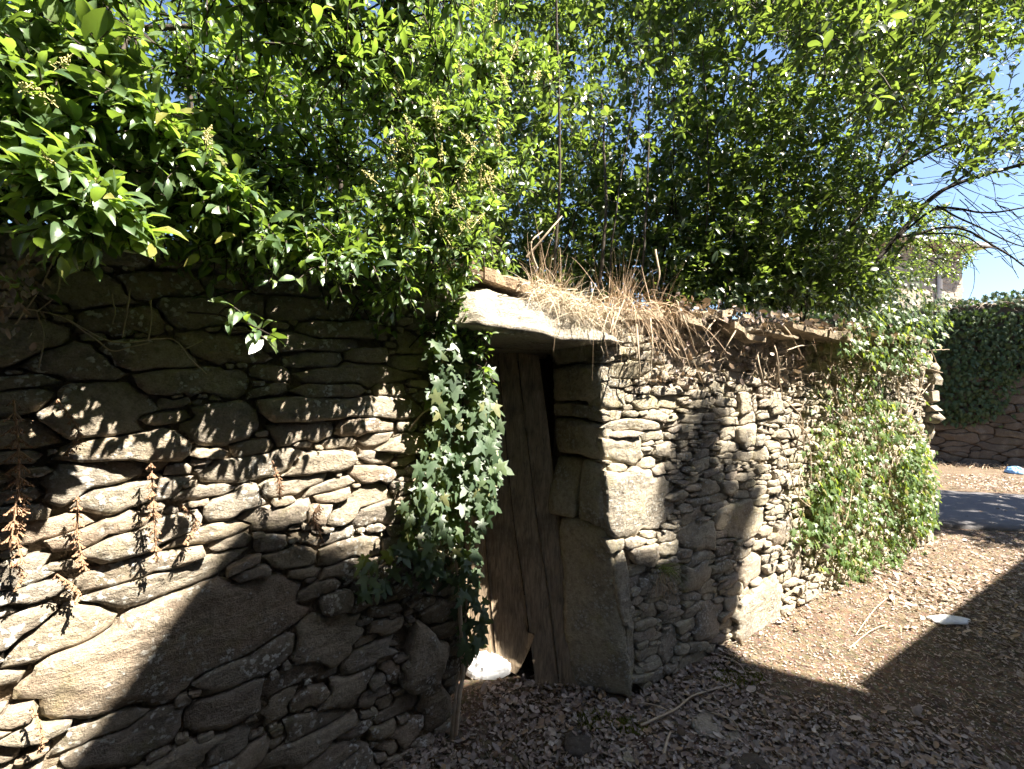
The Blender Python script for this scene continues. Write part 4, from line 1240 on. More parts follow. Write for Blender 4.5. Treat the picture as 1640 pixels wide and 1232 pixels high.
def make_wall_ivy():
    rg = np.random.default_rng(67)
    root = empty('ivy_vine', 'dense ivy sheet covering the sunlit wall end beside the lane', 'ivy')
    lv = Leaves('ivy')
    main = [(1385,700),(1400,640),(1450,640),(1470,680),(1490,740),(1502,790),(1496,840),(1470,860),(1448,895),(1420,925),(1395,950),(1372,930),(1340,890),(1300,870),(1290,800),(1330,760),(1360,720)]
    ivy_on(RW, main, 1300, 0.030, 0.06, 0.02, 0.09, rg, lv, holes=0.33, hs=9)
    ivy_on(RW, [(1480,700),(1500,740),(1506,800),(1498,850),(1470,860),(1450,800),(1450,720)], 420, 0.036, 0.062, 0.03, 0.16, rg, lv)
    ivy_on(RW, [(1280,860),(1300,760),(1330,640),(1350,590),(1400,570),(1420,640),(1380,700),(1350,780),(1340,880)], 420, 0.028, 0.05, 0.02, 0.08, rg, lv, holes=0.42, hs=9)
    ivy_on(RW, [(1260,880),(1275,760),(1300,660),(1330,560),(1480,560),(1500,700),(1515,800),(1495,880),(1400,975),(1330,930)], 420, 0.025, 0.05, 0.02, 0.12, rg, lv, holes=0.3, hs=7)
    ivy_on(RW, [(1370,560),(1385,500),(1440,480),(1510,490),(1525,520),(1500,560),(1480,590),(1440,600)], 420, 0.035, 0.065, 0.0, 0.22, rg, lv)
    ivy_on(RW, [(1330,480),(1400,430),(1480,440),(1530,480),(1500,520),(1420,510),(1340,510)], 520, 0.035, 0.06, -0.3, 0.1, rg, lv)
    ivy_on(RW, [(1340,560),(1345,510),(1400,495),(1480,500),(1490,560),(1440,580)], 300, 0.03, 0.055, 0.05, 0.26, rg, lv, holes=0.2, hs=8)
    ivy_on(RW, [(1110,470),(1180,450),(1300,450),(1380,470),(1360,500),(1230,496),(1150,488)], 320, 0.03, 0.05, -0.3, -0.02, rg, lv)
    lv.build(root, LEAF_IVY_FRESH, rg, 300)
    tw = Buf()
    for k in range(60):
        px = rg.uniform(1290, 1480); py = rg.uniform(620, 940)
        pts = [(px, py)]
        for s_ in range(3): px += rg.normal(-4, 14); py -= rg.uniform(20, 50); pts.append((px, max(py, 550)))
        tw.tube(smooth_path([RW.px(*p, rg.uniform(0.03, 0.06)) for p in pts], 8), 0.0035, 4, False)
    tag(tw.obj('stems', DEAD, root), kind='stuff')
make_wall_ivy()

# ------------------------------------------------------------------ dry grass and dead stems on the wall top
def blade(bb, base, d0, ln, w_, rg, droop):
    n = 7
    t = np.linspace(0, 1, n)
    h = unit(d0)
    P = base + ln * (t[:, None] * h + np.array([0, 0, -1.0]) * (droop * t ** 2)[:, None])
    P = P + 0.02 * ln * rg.normal(0, 1, (1, 3)) * np.sin(t * 3)[:, None]
    tan = unit(np.gradient(P, axis=0)); sd_ = unit(np.cross(tan, rand_dir(rg, 1)))
    ww = w_ * (1 - 0.8 * t)[:, None]
    V = np.vstack([P - sd_ * ww, P + sd_ * ww])
    i = np.arange(n - 1)
    bb.add(V, np.stack([i, i + 1, i + 1 + n, i + n], -1))

def make_straw():
    rg = np.random.default_rng(71)
    root = empty('dry_grass_tuft', 'straw coloured clump of dead grass draped over the lintel end', 'dry grass')
    a = Buf(); c = Buf()
    for k in range(2300):
        px = np.clip(rg.normal(922, 38), 848, 1010); off = rg.uniform(-0.22, 0.06)
        base = RW.px(px, 500, off)
        top = np.interp(px, [848, 880, 960, 1040], [1.93, 1.92, 1.85, 1.86])
        base[2] = top + rg.uniform(-0.01, 0.06)
        d = unit(RW.n * rg.uniform(-0.3, 0.8) + RW.d * rg.normal(0, 0.9) + np.array([0, 0, rg.uniform(-0.5, 0.8)]))
        blade(a, base, d, rg.uniform(0.05, 0.18), 0.0013, rg, rg.uniform(0.1, 0.8))
    for k in range(200):
        px = np.clip(rg.normal(1005, 38), 900, 1085); off = rg.uniform(-0.12, 0.08)
        base = RW.px(px, 480, off); base[2] = 1.90 + rg.uniform(-0.02, 0.06)
        d = unit(RW.n * rg.uniform(0.2, 0.9) + RW.d * rg.normal(0.1, 0.5) + np.array([0, 0, rg.uniform(-0.1, 1.0)]))
        blade(c, base, d, rg.uniform(0.14, 0.30), 0.002, rg, rg.uniform(0.5, 1.7))
    for k in range(210):
        px = rg.choice([870, 895, 985, 1000, 1050]) + rg.normal(0, 9)
        base = RW.px(px, 470, rg.uniform(-0.2, -0.02)); base[2] = 1.92
        d = unit(RW.d * rg.normal(-0.05, 0.25) + RW.n * rg.normal(0, 0.2) + np.array([0, 0, 1.0]))
        blade(c, base, d, rg.uniform(0.18, 0.45), 0.0018, rg, rg.uniform(0.0, 0.6))
    tag(a.obj('blades', STRAW, root), kind='stuff'); tag(c.obj('stalks', STRAW_RED, root), kind='stuff')
make_straw()

def make_dead_creeper():
    rg = np.random.default_rng(73)
    root = empty('dead_creeper', 'leafless pale creeper stems dangling from the coping over the sunlit wall', 'creeper')
    paths = [[(1085,485),(1100,520),(1112,556),(1118,570)],[(1150,505),(1135,525),(1124,545)],[(1185,508),(1176,535),(1160,562),(1152,580)],[(1172,520),(1150,510),(1130,500)],
             [(1250,515),(1268,540),(1285,570),(1295,585)],[(1245,565),(1280,555),(1312,550)],[(1330,530),(1332,560),(1330,580)],[(1235,540),(1245,570),(1248,610),(1255,640)],
             [(1212,560),(1220,600),(1224,640)],[(1365,545),(1380,560),(1420,565)],[(1360,540),(1365,560),(1380,575)],[(1060,545),(1075,560),(1088,575)],[(1040,510),(1045,550),(1042,590)],[(1020,520),(1022,570),(1025,600)],
             [(1460,585),(1485,590),(1510,597)],[(1462,575),(1490,562),(1520,560)],[(1455,610),(1470,625),(1480,640)],[(985,500),(978,535),(1000,480)],[(845,412),(880,370),(900,345)],[(860,430),(850,390),(870,370)],[(1050,400),(1055,440),(1048,470)]]
    for p in paths:
        bb = Buf(); pts = smooth_path([RW.px(*q, 0.08 + 0.05 * math.sin(i * 1.3)) for i, q in enumerate(p)], 14)
        pts = pts + 0.006 * np.stack([fbm(pts * 14 + s_, 2, s_) for s_ in range(3)], -1)
        bb.tube(pts, np.linspace(0.0055, 0.0025, 14), 5); bb.obj('stem', DEAD, root)
    tw = Buf()
    for k in range(240):
        px = rg.uniform(1030, 1460); py = rg.uniform(515, 600)
        if rg.uniform() < 0.4 and px < 1190: continue
        pts = [(px, py)]; a = rg.uniform(0, 6.28)
        for s_ in range(3): px += rg.normal(0, 8); py += rg.normal(6, 8); pts.append((px, py))
        tw.tube(smooth_path([RW.px(*q, rg.uniform(0.02, 0.10)) for q in pts], 7), 0.0014, 3, False)
    tag(tw.obj('twigs', DEAD, root), kind='stuff')
    lv = Leaves('dead')
    for k in range(260):
        px = rg.uniform(1040, 1470); py = rg.uniform(520, 620) if rg.uniform() < .7 else rg.uniform(560, 900)
        if py > 640 and px < 1300: continue
        P = RW.px(px, py, rg.uniform(0.02, 0.09)); L = rg.uniform(0.025, 0.05)
        lv.add(P, rand_dir(rg, 1)[0] + np.array([0, 0, -0.6]), rand_dir(rg, 1)[0] + RW.n, L, L)
    for k in range(420):
        P = RW.px(rg.uniform(1075, 1475), 500, rg.uniform(-0.15, 0.22)); P[2] = 1.90 + rg.uniform(0.0, 0.07)
        L = rg.uniform(0.02, 0.05)
        lv.add(P, rand_dir(rg, 1)[0] + np.array([0, 0, -0.2]), rand_dir(rg, 1)[0] + np.array([0, 0, .6]), L, L)
    lv.build(root, LEAF_DEAD, rg, 150)
    gb = Buf()
    for k in range(170):
        base = RW.px(rg.choice([1085, 1130, 1195, 1230, 1290, 1360, 1400]) + rg.normal(0, 14), 500, rg.uniform(-0.05, 0.2)); base[2] = 1.90 + rg.uniform(0, 0.05)
        blade(gb, base, RW.n * rg.uniform(-0.1, 0.6) + RW.d * rg.normal(0, 0.6) + np.array([0, 0, rg.uniform(-0.3, 0.8)]), rg.uniform(0.06, 0.2), 0.0014, rg, rg.uniform(0.3, 1.5))
    tag(gb.obj('dry_blades', STRAW_RED, root), kind='stuff')
make_dead_creeper()

def make_hanging_twigs():
    rg = np.random.default_rng(79)
    root = empty('dead_creeper', 'thin dead tendrils trailing across the dark shaded stones under the privet', 'creeper')
    for p in [[(0,490),(60,498),(110,512),(170,545),(205,548),(250,542),(280,545),(305,575),(330,600)],[(115,515),(150,540),(180,562),(210,555),(240,548)],[(92,400),(95,440),(88,475),(60,500)],[(60,500),(68,540),(60,590)],[(210,462),(203,500),(195,540)],[(242,480),(242,520),(238,545)],
              [(325,545),(305,556),(290,562)],[(180,470),(183,500),(180,520)],[(280,430),(250,415),(262,430)],[(90,410),(60,470),(25,520)]]:
        bb = Buf(); pts = smooth_path([LW.px(*q, 0.05) for q in p], 24)
        pts = pts + 0.004 * np.stack([fbm(pts * 18 + s_, 2, s_) for s_ in range(3)], -1)
        bb.tube(pts, 0.0016, 4); bb.obj('stem', DEAD, root)
    lv = Leaves('dead')
    for k in range(120):
        px, py = rg.normal(28, 22), rg.normal(450, 45)
        P = LW.px(px, py, rg.uniform(0.05, 0.16)); L = rg.uniform(0.012, 0.026)
        lv.add(P, np.array([0, 0, -1]) + 0.6 * rand_dir(rg, 1)[0], rand_dir(rg, 1)[0] + LW.n, L, L * 0.8)
    lv.build(root, LEAF_DEAD, rg, 60)
make_hanging_twigs()

# dried navelwort spikes hanging on the shaded wall
def spike(px, py0, py1, wpx, label, seed):
    rg = np.random.default_rng(seed)
    A = LW.px(px, py0, 0.05); B = LW.px(px + rg.normal(4, 9), py1, 0.06)
    root = tag(link('dried_flower_spike', None), label, 'flower spike', 'dried flower spikes on the wall')
    ln = np.linalg.norm(B - A)
    st = Buf(); pts = smooth_path([A, (A + B) / 2 + rg.normal(0, 0.014, 3), B], 12); st.tube(pts, 0.0022, 4)
    st.obj('stalk', CAPSULE, root)
    cp = Buf()
    m = int(ln / 0.0011)
    wr = wpx / F * A[1] * 0.5
    for k in range(m):
        f = rg.uniform(0.05, 1); q = pts[int(f * 11)]
        a = rg.uniform(0, 6.28); rr = wr * rg.uniform(0.3, 1.0) * (0.55 + 0.45 * math.sin(f * math.pi))
        e = q + LW.d * math.cos(a) * rr + LW.n * (math.sin(a) * rr * 0.8 + 0.004) + np.array([0, 0, -0.004 - 0.9 * rr])
        s_ = rg.uniform(0.0014, 0.0028)
        mid = (q + e) / 2
        ax = unit(e - q); sd_ = unit(np.cross(ax, [0.2, 0.3, 0.9])); up = np.cross(ax, sd_)
        V = [e - ax * s_ * 1.7, e + ax * s_ * 1.7, e + sd_ * s_, e - sd_ * s_, e + up * s_, e - up * s_]
        cp.add(V, [[0,2,4],[2,1,4],[1,3,4],[3,0,4],[2,0,5],[1,2,5],[3,1,5],[0,3,5]])
        cp.tube([q, mid + [0, 0, .001], e], 0.0006, 3, False)
    tag(cp.obj('capsules', CAPSULE, root), kind='stuff')
for k, a in enumerate([(22,640,880,34,'thickest brown dried flower spike hanging at the far left of the shaded wall'),
    (40,800,905,22,'short bushy dried spike at the lower edge of the big left clump'),
    (92,640,730,16,'brown dried spike hanging among the leaf shadows above the big tan stone'),
    (124,795,915,18,'slim dried spike hanging in front of the long tan stone, third from the left'),
    (242,742,902,20,'long rusty dried spike hanging from the right end of the big tan stone'),
    (290,808,872,16,'short dried spike just right of the long rusty one'),
    (436,738,800,12,'small dried spike beside the pointed leaf shadows in mid wall'),
    (512,808,872,18,'rusty dried spike over small broken stones near the ivy'),
    (90,920,965,10,'tiny dried spike on the edge of the lichened slab'),
    (52,1130,1200,10,'lone dried stalk at the bottom left below the biggest slab'),
    (18,900,945,10,'thin dried stalk with two strands at the left picture edge')]):
    spike(*a, 100 + k)

# green tuft growing from the pier
def tuft(px, py, n, name_label, seed, plane=RW, ln=(0.07, 0.15)):
    rg = np.random.default_rng(seed)
    root = empty('grass_tuft', name_label, 'grass')
    g = Buf(); d_ = Buf()
    for k in range(n):
        base = plane.px(px + rg.normal(0, 5), py + rg.normal(0, 4), 0.02)
        d = unit(plane.n * 0.7 + plane.d * rg.normal(0.1, 0.6) + np.array([0, 0, rg.uniform(0.1, 1.1)]))
        blade(g, base, d, rg.uniform(*ln), 0.0014, rg, rg.uniform(0.2, 1.1))
        base = plane.px(px + rg.normal(0, 8), py + 15 + rg.normal(0, 10), 0.02)
        d = unit(plane.n * 0.5 + plane.d * rg.normal(0, 0.4) + np.array([0, 0, -0.6]))
        blade(d_, base, d, rg.uniform(ln[0] * .7, ln[1] * .8), 0.0014, rg, 0.5)
    tag(g.obj('green_blades', GRASS_GREEN, root), kind='stuff'); tag(d_.obj('dry_blades', STRAW_RED, root), kind='stuff')
tuft(1062, 912, 55, 'small grass tuft growing out of the pier stones right of the door', 201)

# ------------------------------------------------------------------ things on the ground
def on_ground(px, py):
    k = F * CAMH / (py - CY)
    return np.array([(px - CX) / F * k, k])

def make_litter():
    rg = np.random.default_rng(83)
    lv = Leaves('dead')
    M = 90000
    y = 1.15 + 6.2 * rg.uniform(size=M) ** 1.5; x = -0.75 + (1.35 * y + 0.75) * rg.uniform(size=M)
    dr_ = (x - RW.O[0]) * RW.n[0] + (y - RW.O[1]) * RW.n[1]; t = (x - RW.O[0]) * RW.d[0] + (y - RW.O[1]) * RW.d[1]
    dl_ = (x - LW.O[0]) * LW.n[0] + (y - LW.O[1]) * LW.n[1]
    q = (x - 5.0) * 0.302 + (y - 4.65) * 0.953
    onroad = (q > 0) & (q < 2.4)
    ok = ~((t > -0.1) & (t < 4.1) & (dr_ < 0)) & ~((x < -0.15) & (dl_ < 0)) & ~(onroad & (q < 1.85) & (rg.uniform(size=M) > 0.05)) & ~((t <= -0.1) & (dr_ < -0.35))
    ok &= rg.uniform(size=M) < 0.58 + 0.9 * vnoise(np.stack([x * 1.3, y * 1.3, 0 * x + .2], -1), 5)
    x, y, onroad = x[ok][:26000], y[ok][:26000], onroad[ok][:26000]; M = len(x)
    L = rg.uniform(0.013, 0.040, M) * np.where(rg.uniform(size=M) < 0.10, 1.6, 1.0)
    z = gz(x, y) + rg.uniform(0.001, 0.018, M) + 0.05 * onroad
    a = unit(np.stack([rg.normal(size=M), rg.normal(size=M), rg.normal(0, .25, M)], -1))
    lv.add(np.stack([x, y, z], -1), a, unit(np.stack([rg.normal(0, .45, M), rg.normal(0, .45, M), np.ones(M)], -1)), L, L * rg.uniform(0.6, 1.1, M))
    root = tag(link('leaf_litter', None), 'dry brown fallen leaves scattered over the lane', 'leaf litter', kind='stuff')
    lv.build(root, LEAF_DEAD, rg, 300, 'fallen_leaf', 'leaves', 1.2)
    fr = Leaves('dead'); M = 60000
    y = 1.2 + 4.6 * rg.uniform(size=M) ** 1.4; x = -0.6 + (1.3 * y + 0.6) * rg.uniform(size=M)
    dr_ = (x - RW.O[0]) * RW.n[0] + (y - RW.O[1]) * RW.n[1]; t = (x - RW.O[0]) * RW.d[0] + (y - RW.O[1]) * RW.d[1]
    q = (x - 5.0) * 0.302 + (y - 4.65) * 0.953
    ok = ~((t > -0.1) & (dr_ < 0)) & ~((t <= -0.1) & (dr_ < -0.35)) & (q < 0)
    x, y = x[ok][:32000], y[ok][:32000]; M = len(x); L = rg.uniform(0.006, 0.02, M)
    a = unit(np.stack([rg.normal(size=M), rg.normal(size=M), rg.normal(0, .25, M)], -1))
    fr.add(np.stack([x, y, gz(x, y) + rg.uniform(0.001, 0.008, M)], -1), a, unit(np.stack([rg.normal(0, .5, M), rg.normal(0, .5, M), np.ones(M)], -1)), L, L * rg.uniform(0.4, 1.1, M))
    fr.build(root, LEAF_DEAD, rg, 0, 'fallen_leaf', 'crumbs', 1.0)
    # crumbs: stalks, chips and broken bits between the leaves
    cr = Buf()
    M = 2600
    y = 1.2 + 3.6 * rg.uniform(size=M) ** 1.6; x = -0.6 + (1.3 * y + 0.6) * rg.uniform(size=M)
    dr_ = (x - RW.O[0]) * RW.n[0] + (y - RW.O[1]) * RW.n[1]
    ok = ~((dr_ < 0.02) & (x > 0.3)); x, y = x[ok], y[ok]; z = gz(x, y) + 0.008
    for x_, y_, z_ in zip(x, y, z):
        a = rg.uniform(0, 6.28); ln = rg.uniform(0.015, 0.07)
        d = np.array([math.cos(a), math.sin(a), rg.normal(0, 0.15)]) * ln; p_ = np.array([x_, y_, z_])
        cr.tube([p_, p_ + d * 0.5 + [0, 0, 0.004], p_ + d], 0.0012, 3, False)
    tag(cr.obj('stalks', DEAD, root), kind='stuff')
make_litter()

def flat_rock(poly, h, label, seed, mat=STONE_R):
    rg = np.random.default_rng(seed)
    g = [on_ground(*p) for p in poly]
    st = poly_stone(g)
    z0 = float(gz(np.array([st.c[0]]), np.array([st.c[1]]))[0])
    V, T = stone_geo(st.c, st.R, lambda u, v, q: np.stack([u, v, q + z0], -1), rg, depth=0.05, proud=(h, h + 0.005), bulge=0.6)
    ctr = V.mean(0)
    tag(link('ground_stone', mesh_np('ground_stone', V - ctr, T, mat), None, ctr), label, 'stone')
flat_rock([(903,1195),(915,1172),(935,1163),(950,1180),(948,1210),(925,1222),(905,1215)], 0.012, 'rounded brown stone embedded before the doorway', 301, STONE_FAR)
flat_rock([(1105,1165),(1125,1140),(1150,1135),(1160,1160),(1150,1180),(1120,1185)], 0.012, 'flat grey stone in the shaded leaves right of the pier', 302)
flat_rock([(1150,1185),(1185,1165),(1192,1175),(1165,1200)], 0.012, 'narrow tilted stone beside the flat grey one', 303)
flat_rock([(995,1232),(1003,1212),(1020,1235)], 0.012, 'pointed grey stone at the bottom edge below the doorway', 304)
flat_rock([(1170,1215),(1210,1205),(1240,1240),(1170,1240)], 0.012, 'broad brownish stone at the bottom edge under the dead leaves', 305, STONE_FAR)

def twig_on_ground(pts, r, label):
    bb = Buf()
    P = []
    for p in pts:
        x, y = on_ground(*p); P.append([x, y, float(gz(np.array([x]), np.array([y]))[0]) + 0.012 + r])
    P = smooth_path(P, 20); P[:, 2] += 0.012 * np.sin(np.linspace(0, 3.1, 20)) 
    P = P + 0.003 * np.stack([fbm(P * 20 + s_, 2, s_) for s_ in range(3)], -1)
    bb.tube(P, np.linspace(r, r * 0.6, 20), 6)
    ctr = P.mean(0); bb.V = [v - ctr for v in bb.V]
    tag(link('fallen_twig', bb.mesh('fallen_twig', DEAD), None, ctr), label, 'twig', 'fallen twigs')
twig_on_ground([(1025,1174),(1080,1148),(1112,1122),(1172,1100)], 0.006, 'long straight twig lying across the shaded ground by the pier')
twig_on_ground([(1018,1131),(1050,1140),(1080,1150)], 0.004, 'short twig meeting the long straight one')
twig_on_ground([(1062,1232),(1068,1205),(1074,1184)], 0.007, 'upright looking pale twig at the bottom edge under the pier')
twig_on_ground([(1150,1058),(1180,1072),(1195,1085)], 0.004, 'pale twig at the foot of the tall sunlit slab')
twig_on_ground([(1130,1145),(1170,1160),(1185,1172)], 0.004, 'thin twig leaning on the flat grey stone')
twig_on_ground([(1370,1020),(1400,985),(1430,960),(1432,975)], 0.0032, 'bent dead twig in the sunlit leaves under the ivy')
twig_on_ground([(1360,1040),(1395,1018),(1420,1005)], 0.003, 'dark twig beside the bent one in the sun')

# crumpled plastic
def crumple(px, py, w_, d_, h, mat, name, label, cat, seed, yaw=0.0):
    rg = np.random.default_rng(seed)
    x0, y0 = on_ground(px, py)
    nu, nv = 34, 12
    a = np.arange(nu) * 2 * np.pi / nu
    V = []
    for k in range(nv):
        f = k / (nv - 1)
        ph = f * np.pi / 2
        r = math.cos(ph) ** 0.8; z = math.sin(ph) ** 0.9
        V.append(np.stack([np.cos(a) * r * w_, np.sin(a) * r * d_, np.full(nu, z * h)], -1))
    V = np.array(V)
    q = V / max(w_, 0.05) * 2.2 + seed
    ridge = 1 - np.abs(fbm(q * 1.6, 3, 7)) * 2.2
    V = V * (1 + (0.55 if h < 0.03 else 0.25) * fbm(q, 2, 3)[..., None]) ; V[..., 2] *= (0.72 + 0.4 * ridge)
    V[..., 2] = np.maximum(V[..., 2], 0) + 0.012
    c, s_ = math.cos(yaw), math.sin(yaw)
    R = V.copy(); R[..., 0] = c * V[..., 0] - s_ * V[..., 1]; R[..., 1] = s_ * V[..., 0] + c * V[..., 1]
    i = np.arange(nv - 1)[:, None] * nu; j = np.arange(nu)[None]; jn = (j + 1) % nu
    Q = np.stack([i + j, i + jn, i + nu + jn, i + nu + j], -1).reshape(-1, 4)
    bb = Buf(); bb.add(R.reshape(-1, 3), Q)
    bb.add(np.vstack([R[0], [[0, 0, 0.0]]]), [[(k + 1) % nu, k, nu] for k in range(nu)])
    o = link(name, bb.mesh(name, mat, False), None, (x0, y0, float(gz(np.array([x0]), np.array([y0]))[0])))
    tag(o, label, cat)
crumple(786, 1092, 0.125, 0.075, 0.10, WHITEBAG, 'plastic_bag', 'crumpled white plastic bag lying in the doorway below the ivy', 'plastic bag', 3, 0.25)
crumple(1518, 995, 0.13, 0.05, 0.02, WHITEBAG, 'plastic_sheet', 'torn clear plastic scrap on the dry leaves of the lane', 'litter', 5, 0.0)
crumple(1626, 758, 0.16, 0.12, 0.10, BLUEBAG, 'plastic_bag', 'small blue plastic bag dropped near the far ivy wall', 'plastic bag', 8, 0.4)

def moss_patch(px, py, r, label, seed):
    rg = np.random.default_rng(seed); bb = Buf()
    x0, y0 = on_ground(px, py); z0 = float(gz(np.array([x0]), np.array([y0]))[0]) + 0.004
    for k in range(420):
        a = rg.uniform(0, 6.28); rr = r * math.sqrt(rg.uniform())
        x = x0 + math.cos(a) * rr * 1.4; y = y0 + math.sin(a) * rr * 0.8
        base = np.array([x, y, z0])
        blade(bb, base, np.array([rg.normal(0, .5), rg.normal(0, .5), 1]), rg.uniform(0.012, 0.035), 0.0022, rg, 0.3)
    tag(bb.obj('moss', MOSS, None), label, 'moss', kind='stuff')
moss_patch(955, 1160, 0.07, 'yellow green moss by the rounded brown stone', 401)
moss_patch(1010, 1172, 0.06, 'yellow green moss at the foot of the pier', 402)
moss_patch(1180, 1085, 0.10, 'sunlit weedy moss at the foot of the tall slab', 403)

# ------------------------------------------------------------------ far end: wall with ivy, house
FW = Plane((8.9, 8.27), (0.90, -0.436)); FW.n = -FW.n if FW.n[1] > 0 else FW.n
def make_far():
    rg = np.random.default_rng(91)
    root = empty('stone_wall', 'tall shaded stone wall across the road at the far end', 'wall')
    st = fill_stones([], lambda u, v: True, (-4.0, 3.0, 0.05, 3.0), [(0.14, 0.26, 0.05, 0.09, 1300, 1.55), (0.07, 0.12, 0.03, 0.05, 800, 1.5)], 0, rg, lambda c: 0)
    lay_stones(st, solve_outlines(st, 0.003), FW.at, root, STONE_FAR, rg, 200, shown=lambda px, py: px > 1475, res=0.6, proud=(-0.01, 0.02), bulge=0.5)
    b = Buf(); b.box((-6, 0.025, -0.1), (9, 0.6, 3.02), lambda V: FW.at(V[:, 0], V[:, 2], -V[:, 1])); b.obj('core', EARTH, root, False)
    iv = empty('ivy_vine', 'dark shaded ivy mantle over the far wall with a sunlit rim', 'ivy')
    lv = Leaves('ivy')
    for k in range(11000):
        u = rg.uniform(-3.0, 4.0); v = rg.uniform(0.7, 3.25)
        lim = np.interp(u, [-3, -0.9, -0.3, 0.3, 0.9, 4], [0.7, 0.7, 0.8, 1.2, 1.9, 2.1]) + 0.25 * vnoise(np.array([u * 3, 0., 0.]), 2)
        if v < lim and rg.uniform() > 0.03: continue
        wv = rg.uniform(0.02, 0.16) if v < 3.0 else rg.uniform(-0.6, 0.15)
        z = v + 0.12 * vnoise(np.array([u * 2.2, wv * 2, 1.]), 3) * (v > 2.9)
        lv.add(FW.at(u, z, wv), np.array([0, 0, -1]) + 0.5 * rand_dir(rg, 1)[0], FW.n + [0, 0, 0.5] + 0.5 * rand_dir(rg, 1)[0], rg.uniform(0.06, 0.10), rg.uniform(0.06, 0.10))
    lv.build(iv, LEAF_IVY_DARK, rg, 300)
    g = Buf()
    for k in range(900):
        base = FW.at(rg.uniform(-3, 4), 3.05 + rg.uniform(0, 0.12), rg.uniform(-0.5, 0.12))
        blade(g, base, np.array([rg.normal(0, .6), rg.normal(0, .6), rg.uniform(-0.2, 1)]), rg.uniform(0.08, 0.25), 0.006, rg, 0.6)
    tag(g.obj('dry_rim', STRAW, iv), kind='stuff')
    gr = Buf()
    for k in range(700):
        base = FW.at(rg.uniform(-2, 3), 0.0, rg.uniform(0.02, 0.5))
        blade(gr, base, np.array([rg.normal(0, .6), rg.normal(0, .6), 1]), rg.uniform(0.08, 0.3), 0.006, rg, 0.8)
    tag(gr.obj('verge_grass', STRAW_RED, None), 'dry weeds along the foot of the far wall', 'weeds', kind='stuff')
make_far()

def make_house():
    root = empty('stone_house', 'pale stone house with overhanging eave and zinc downpipe behind the far wall', 'house')
    rg = np.random.default_rng(95)
    dep = 15.0
    R = pix(1541, 470, dep + 1.2); L_ = pix(1380, 470, dep)
    d = (R - L_)[:2]; hp = Plane(L_[:2], d); ln = np.linalg.norm(d)
    if hp.n[1] > 0: hp.n = -hp.n
    top = pix(1541, 402, dep + 1.2)[2]
    b = Buf(); b.box((0, 0, 0), (ln, 5.0, top), lambda V: hp.at(V[:, 0], V[:, 2], -V[:, 1])); b.obj('wall', HOUSE_STONE, root, False)
    st = fill_stones([], lambda u, v: True, (ln - 1.8, ln - 0.22, 3.6, top - 0.1), [(0.14, 0.25, 0.07, 0.12, 900, 1.5)], 0, rg, lambda c: 0)
    lay_stones(st, solve_outlines(st, 0.012), hp.at, root, HOUSE_STONE, rg, 120, res=0.4, depth=0.05, proud=(0.004, 0.012), rough=0.3, bulge=0.2)
    rf = Buf(); rf.box((-0.5, -0.55, top), (ln + 0.55, 5.4, top + 0.16), lambda V: hp.at(V[:, 0], V[:, 2] + 0.0 * V[:, 1], -V[:, 1])); ro = rf.obj('roof', ROOF_PALE, root, False)
    rr = Buf()
    A = [hp.at(-0.5, top + 0.16, 0.55), hp.at(ln + 0.55, top + 0.16, 0.55), hp.at(ln + 0.55, top + 0.16, -5.4), hp.at(-0.5, top + 0.16, -5.4), hp.at(1.0, top + 1.3, -2.4), hp.at(ln - 1.0, top + 1.3, -2.4)]
    rr.add(np.array(A), [[0, 1, 5, 4], [2, 3, 4, 5]]); rr.add(np.array(A), [[1, 2, 5], [3, 0, 4]]); rr.obj('tiles', ROOFTILE, ro, False)
    u0 = hp.uv(1500, 440)[0]
    p = Buf(); p.tube([hp.at(u0, 0.3, 0.09), hp.at(u0, top - 0.3, 0.09), hp.at(u0, top - 0.12, 0.4)], 0.075, 8); p.obj('drainpipe', PIPE, root)
    gt = Buf(); gt.tube([hp.at(-0.5, top + 0.03, 0.60), hp.at(ln + 0.5, top + 0.03, 0.60)], 0.06, 8); gt.obj('gutter', PIPE, root)
HOUSE_STONE = stone_mat('house_stone', [(0.40, 0.34, 0.30), (0.46, 0.40, 0.33), (0.34, 0.29, 0.25)], 0.0, 0.0, 0.4)
ROOF_PALE = plain('pale_eave', (0.50, 0.46, 0.42), 0.85, 0.15, 5, 0.2, 0.2)
make_house()

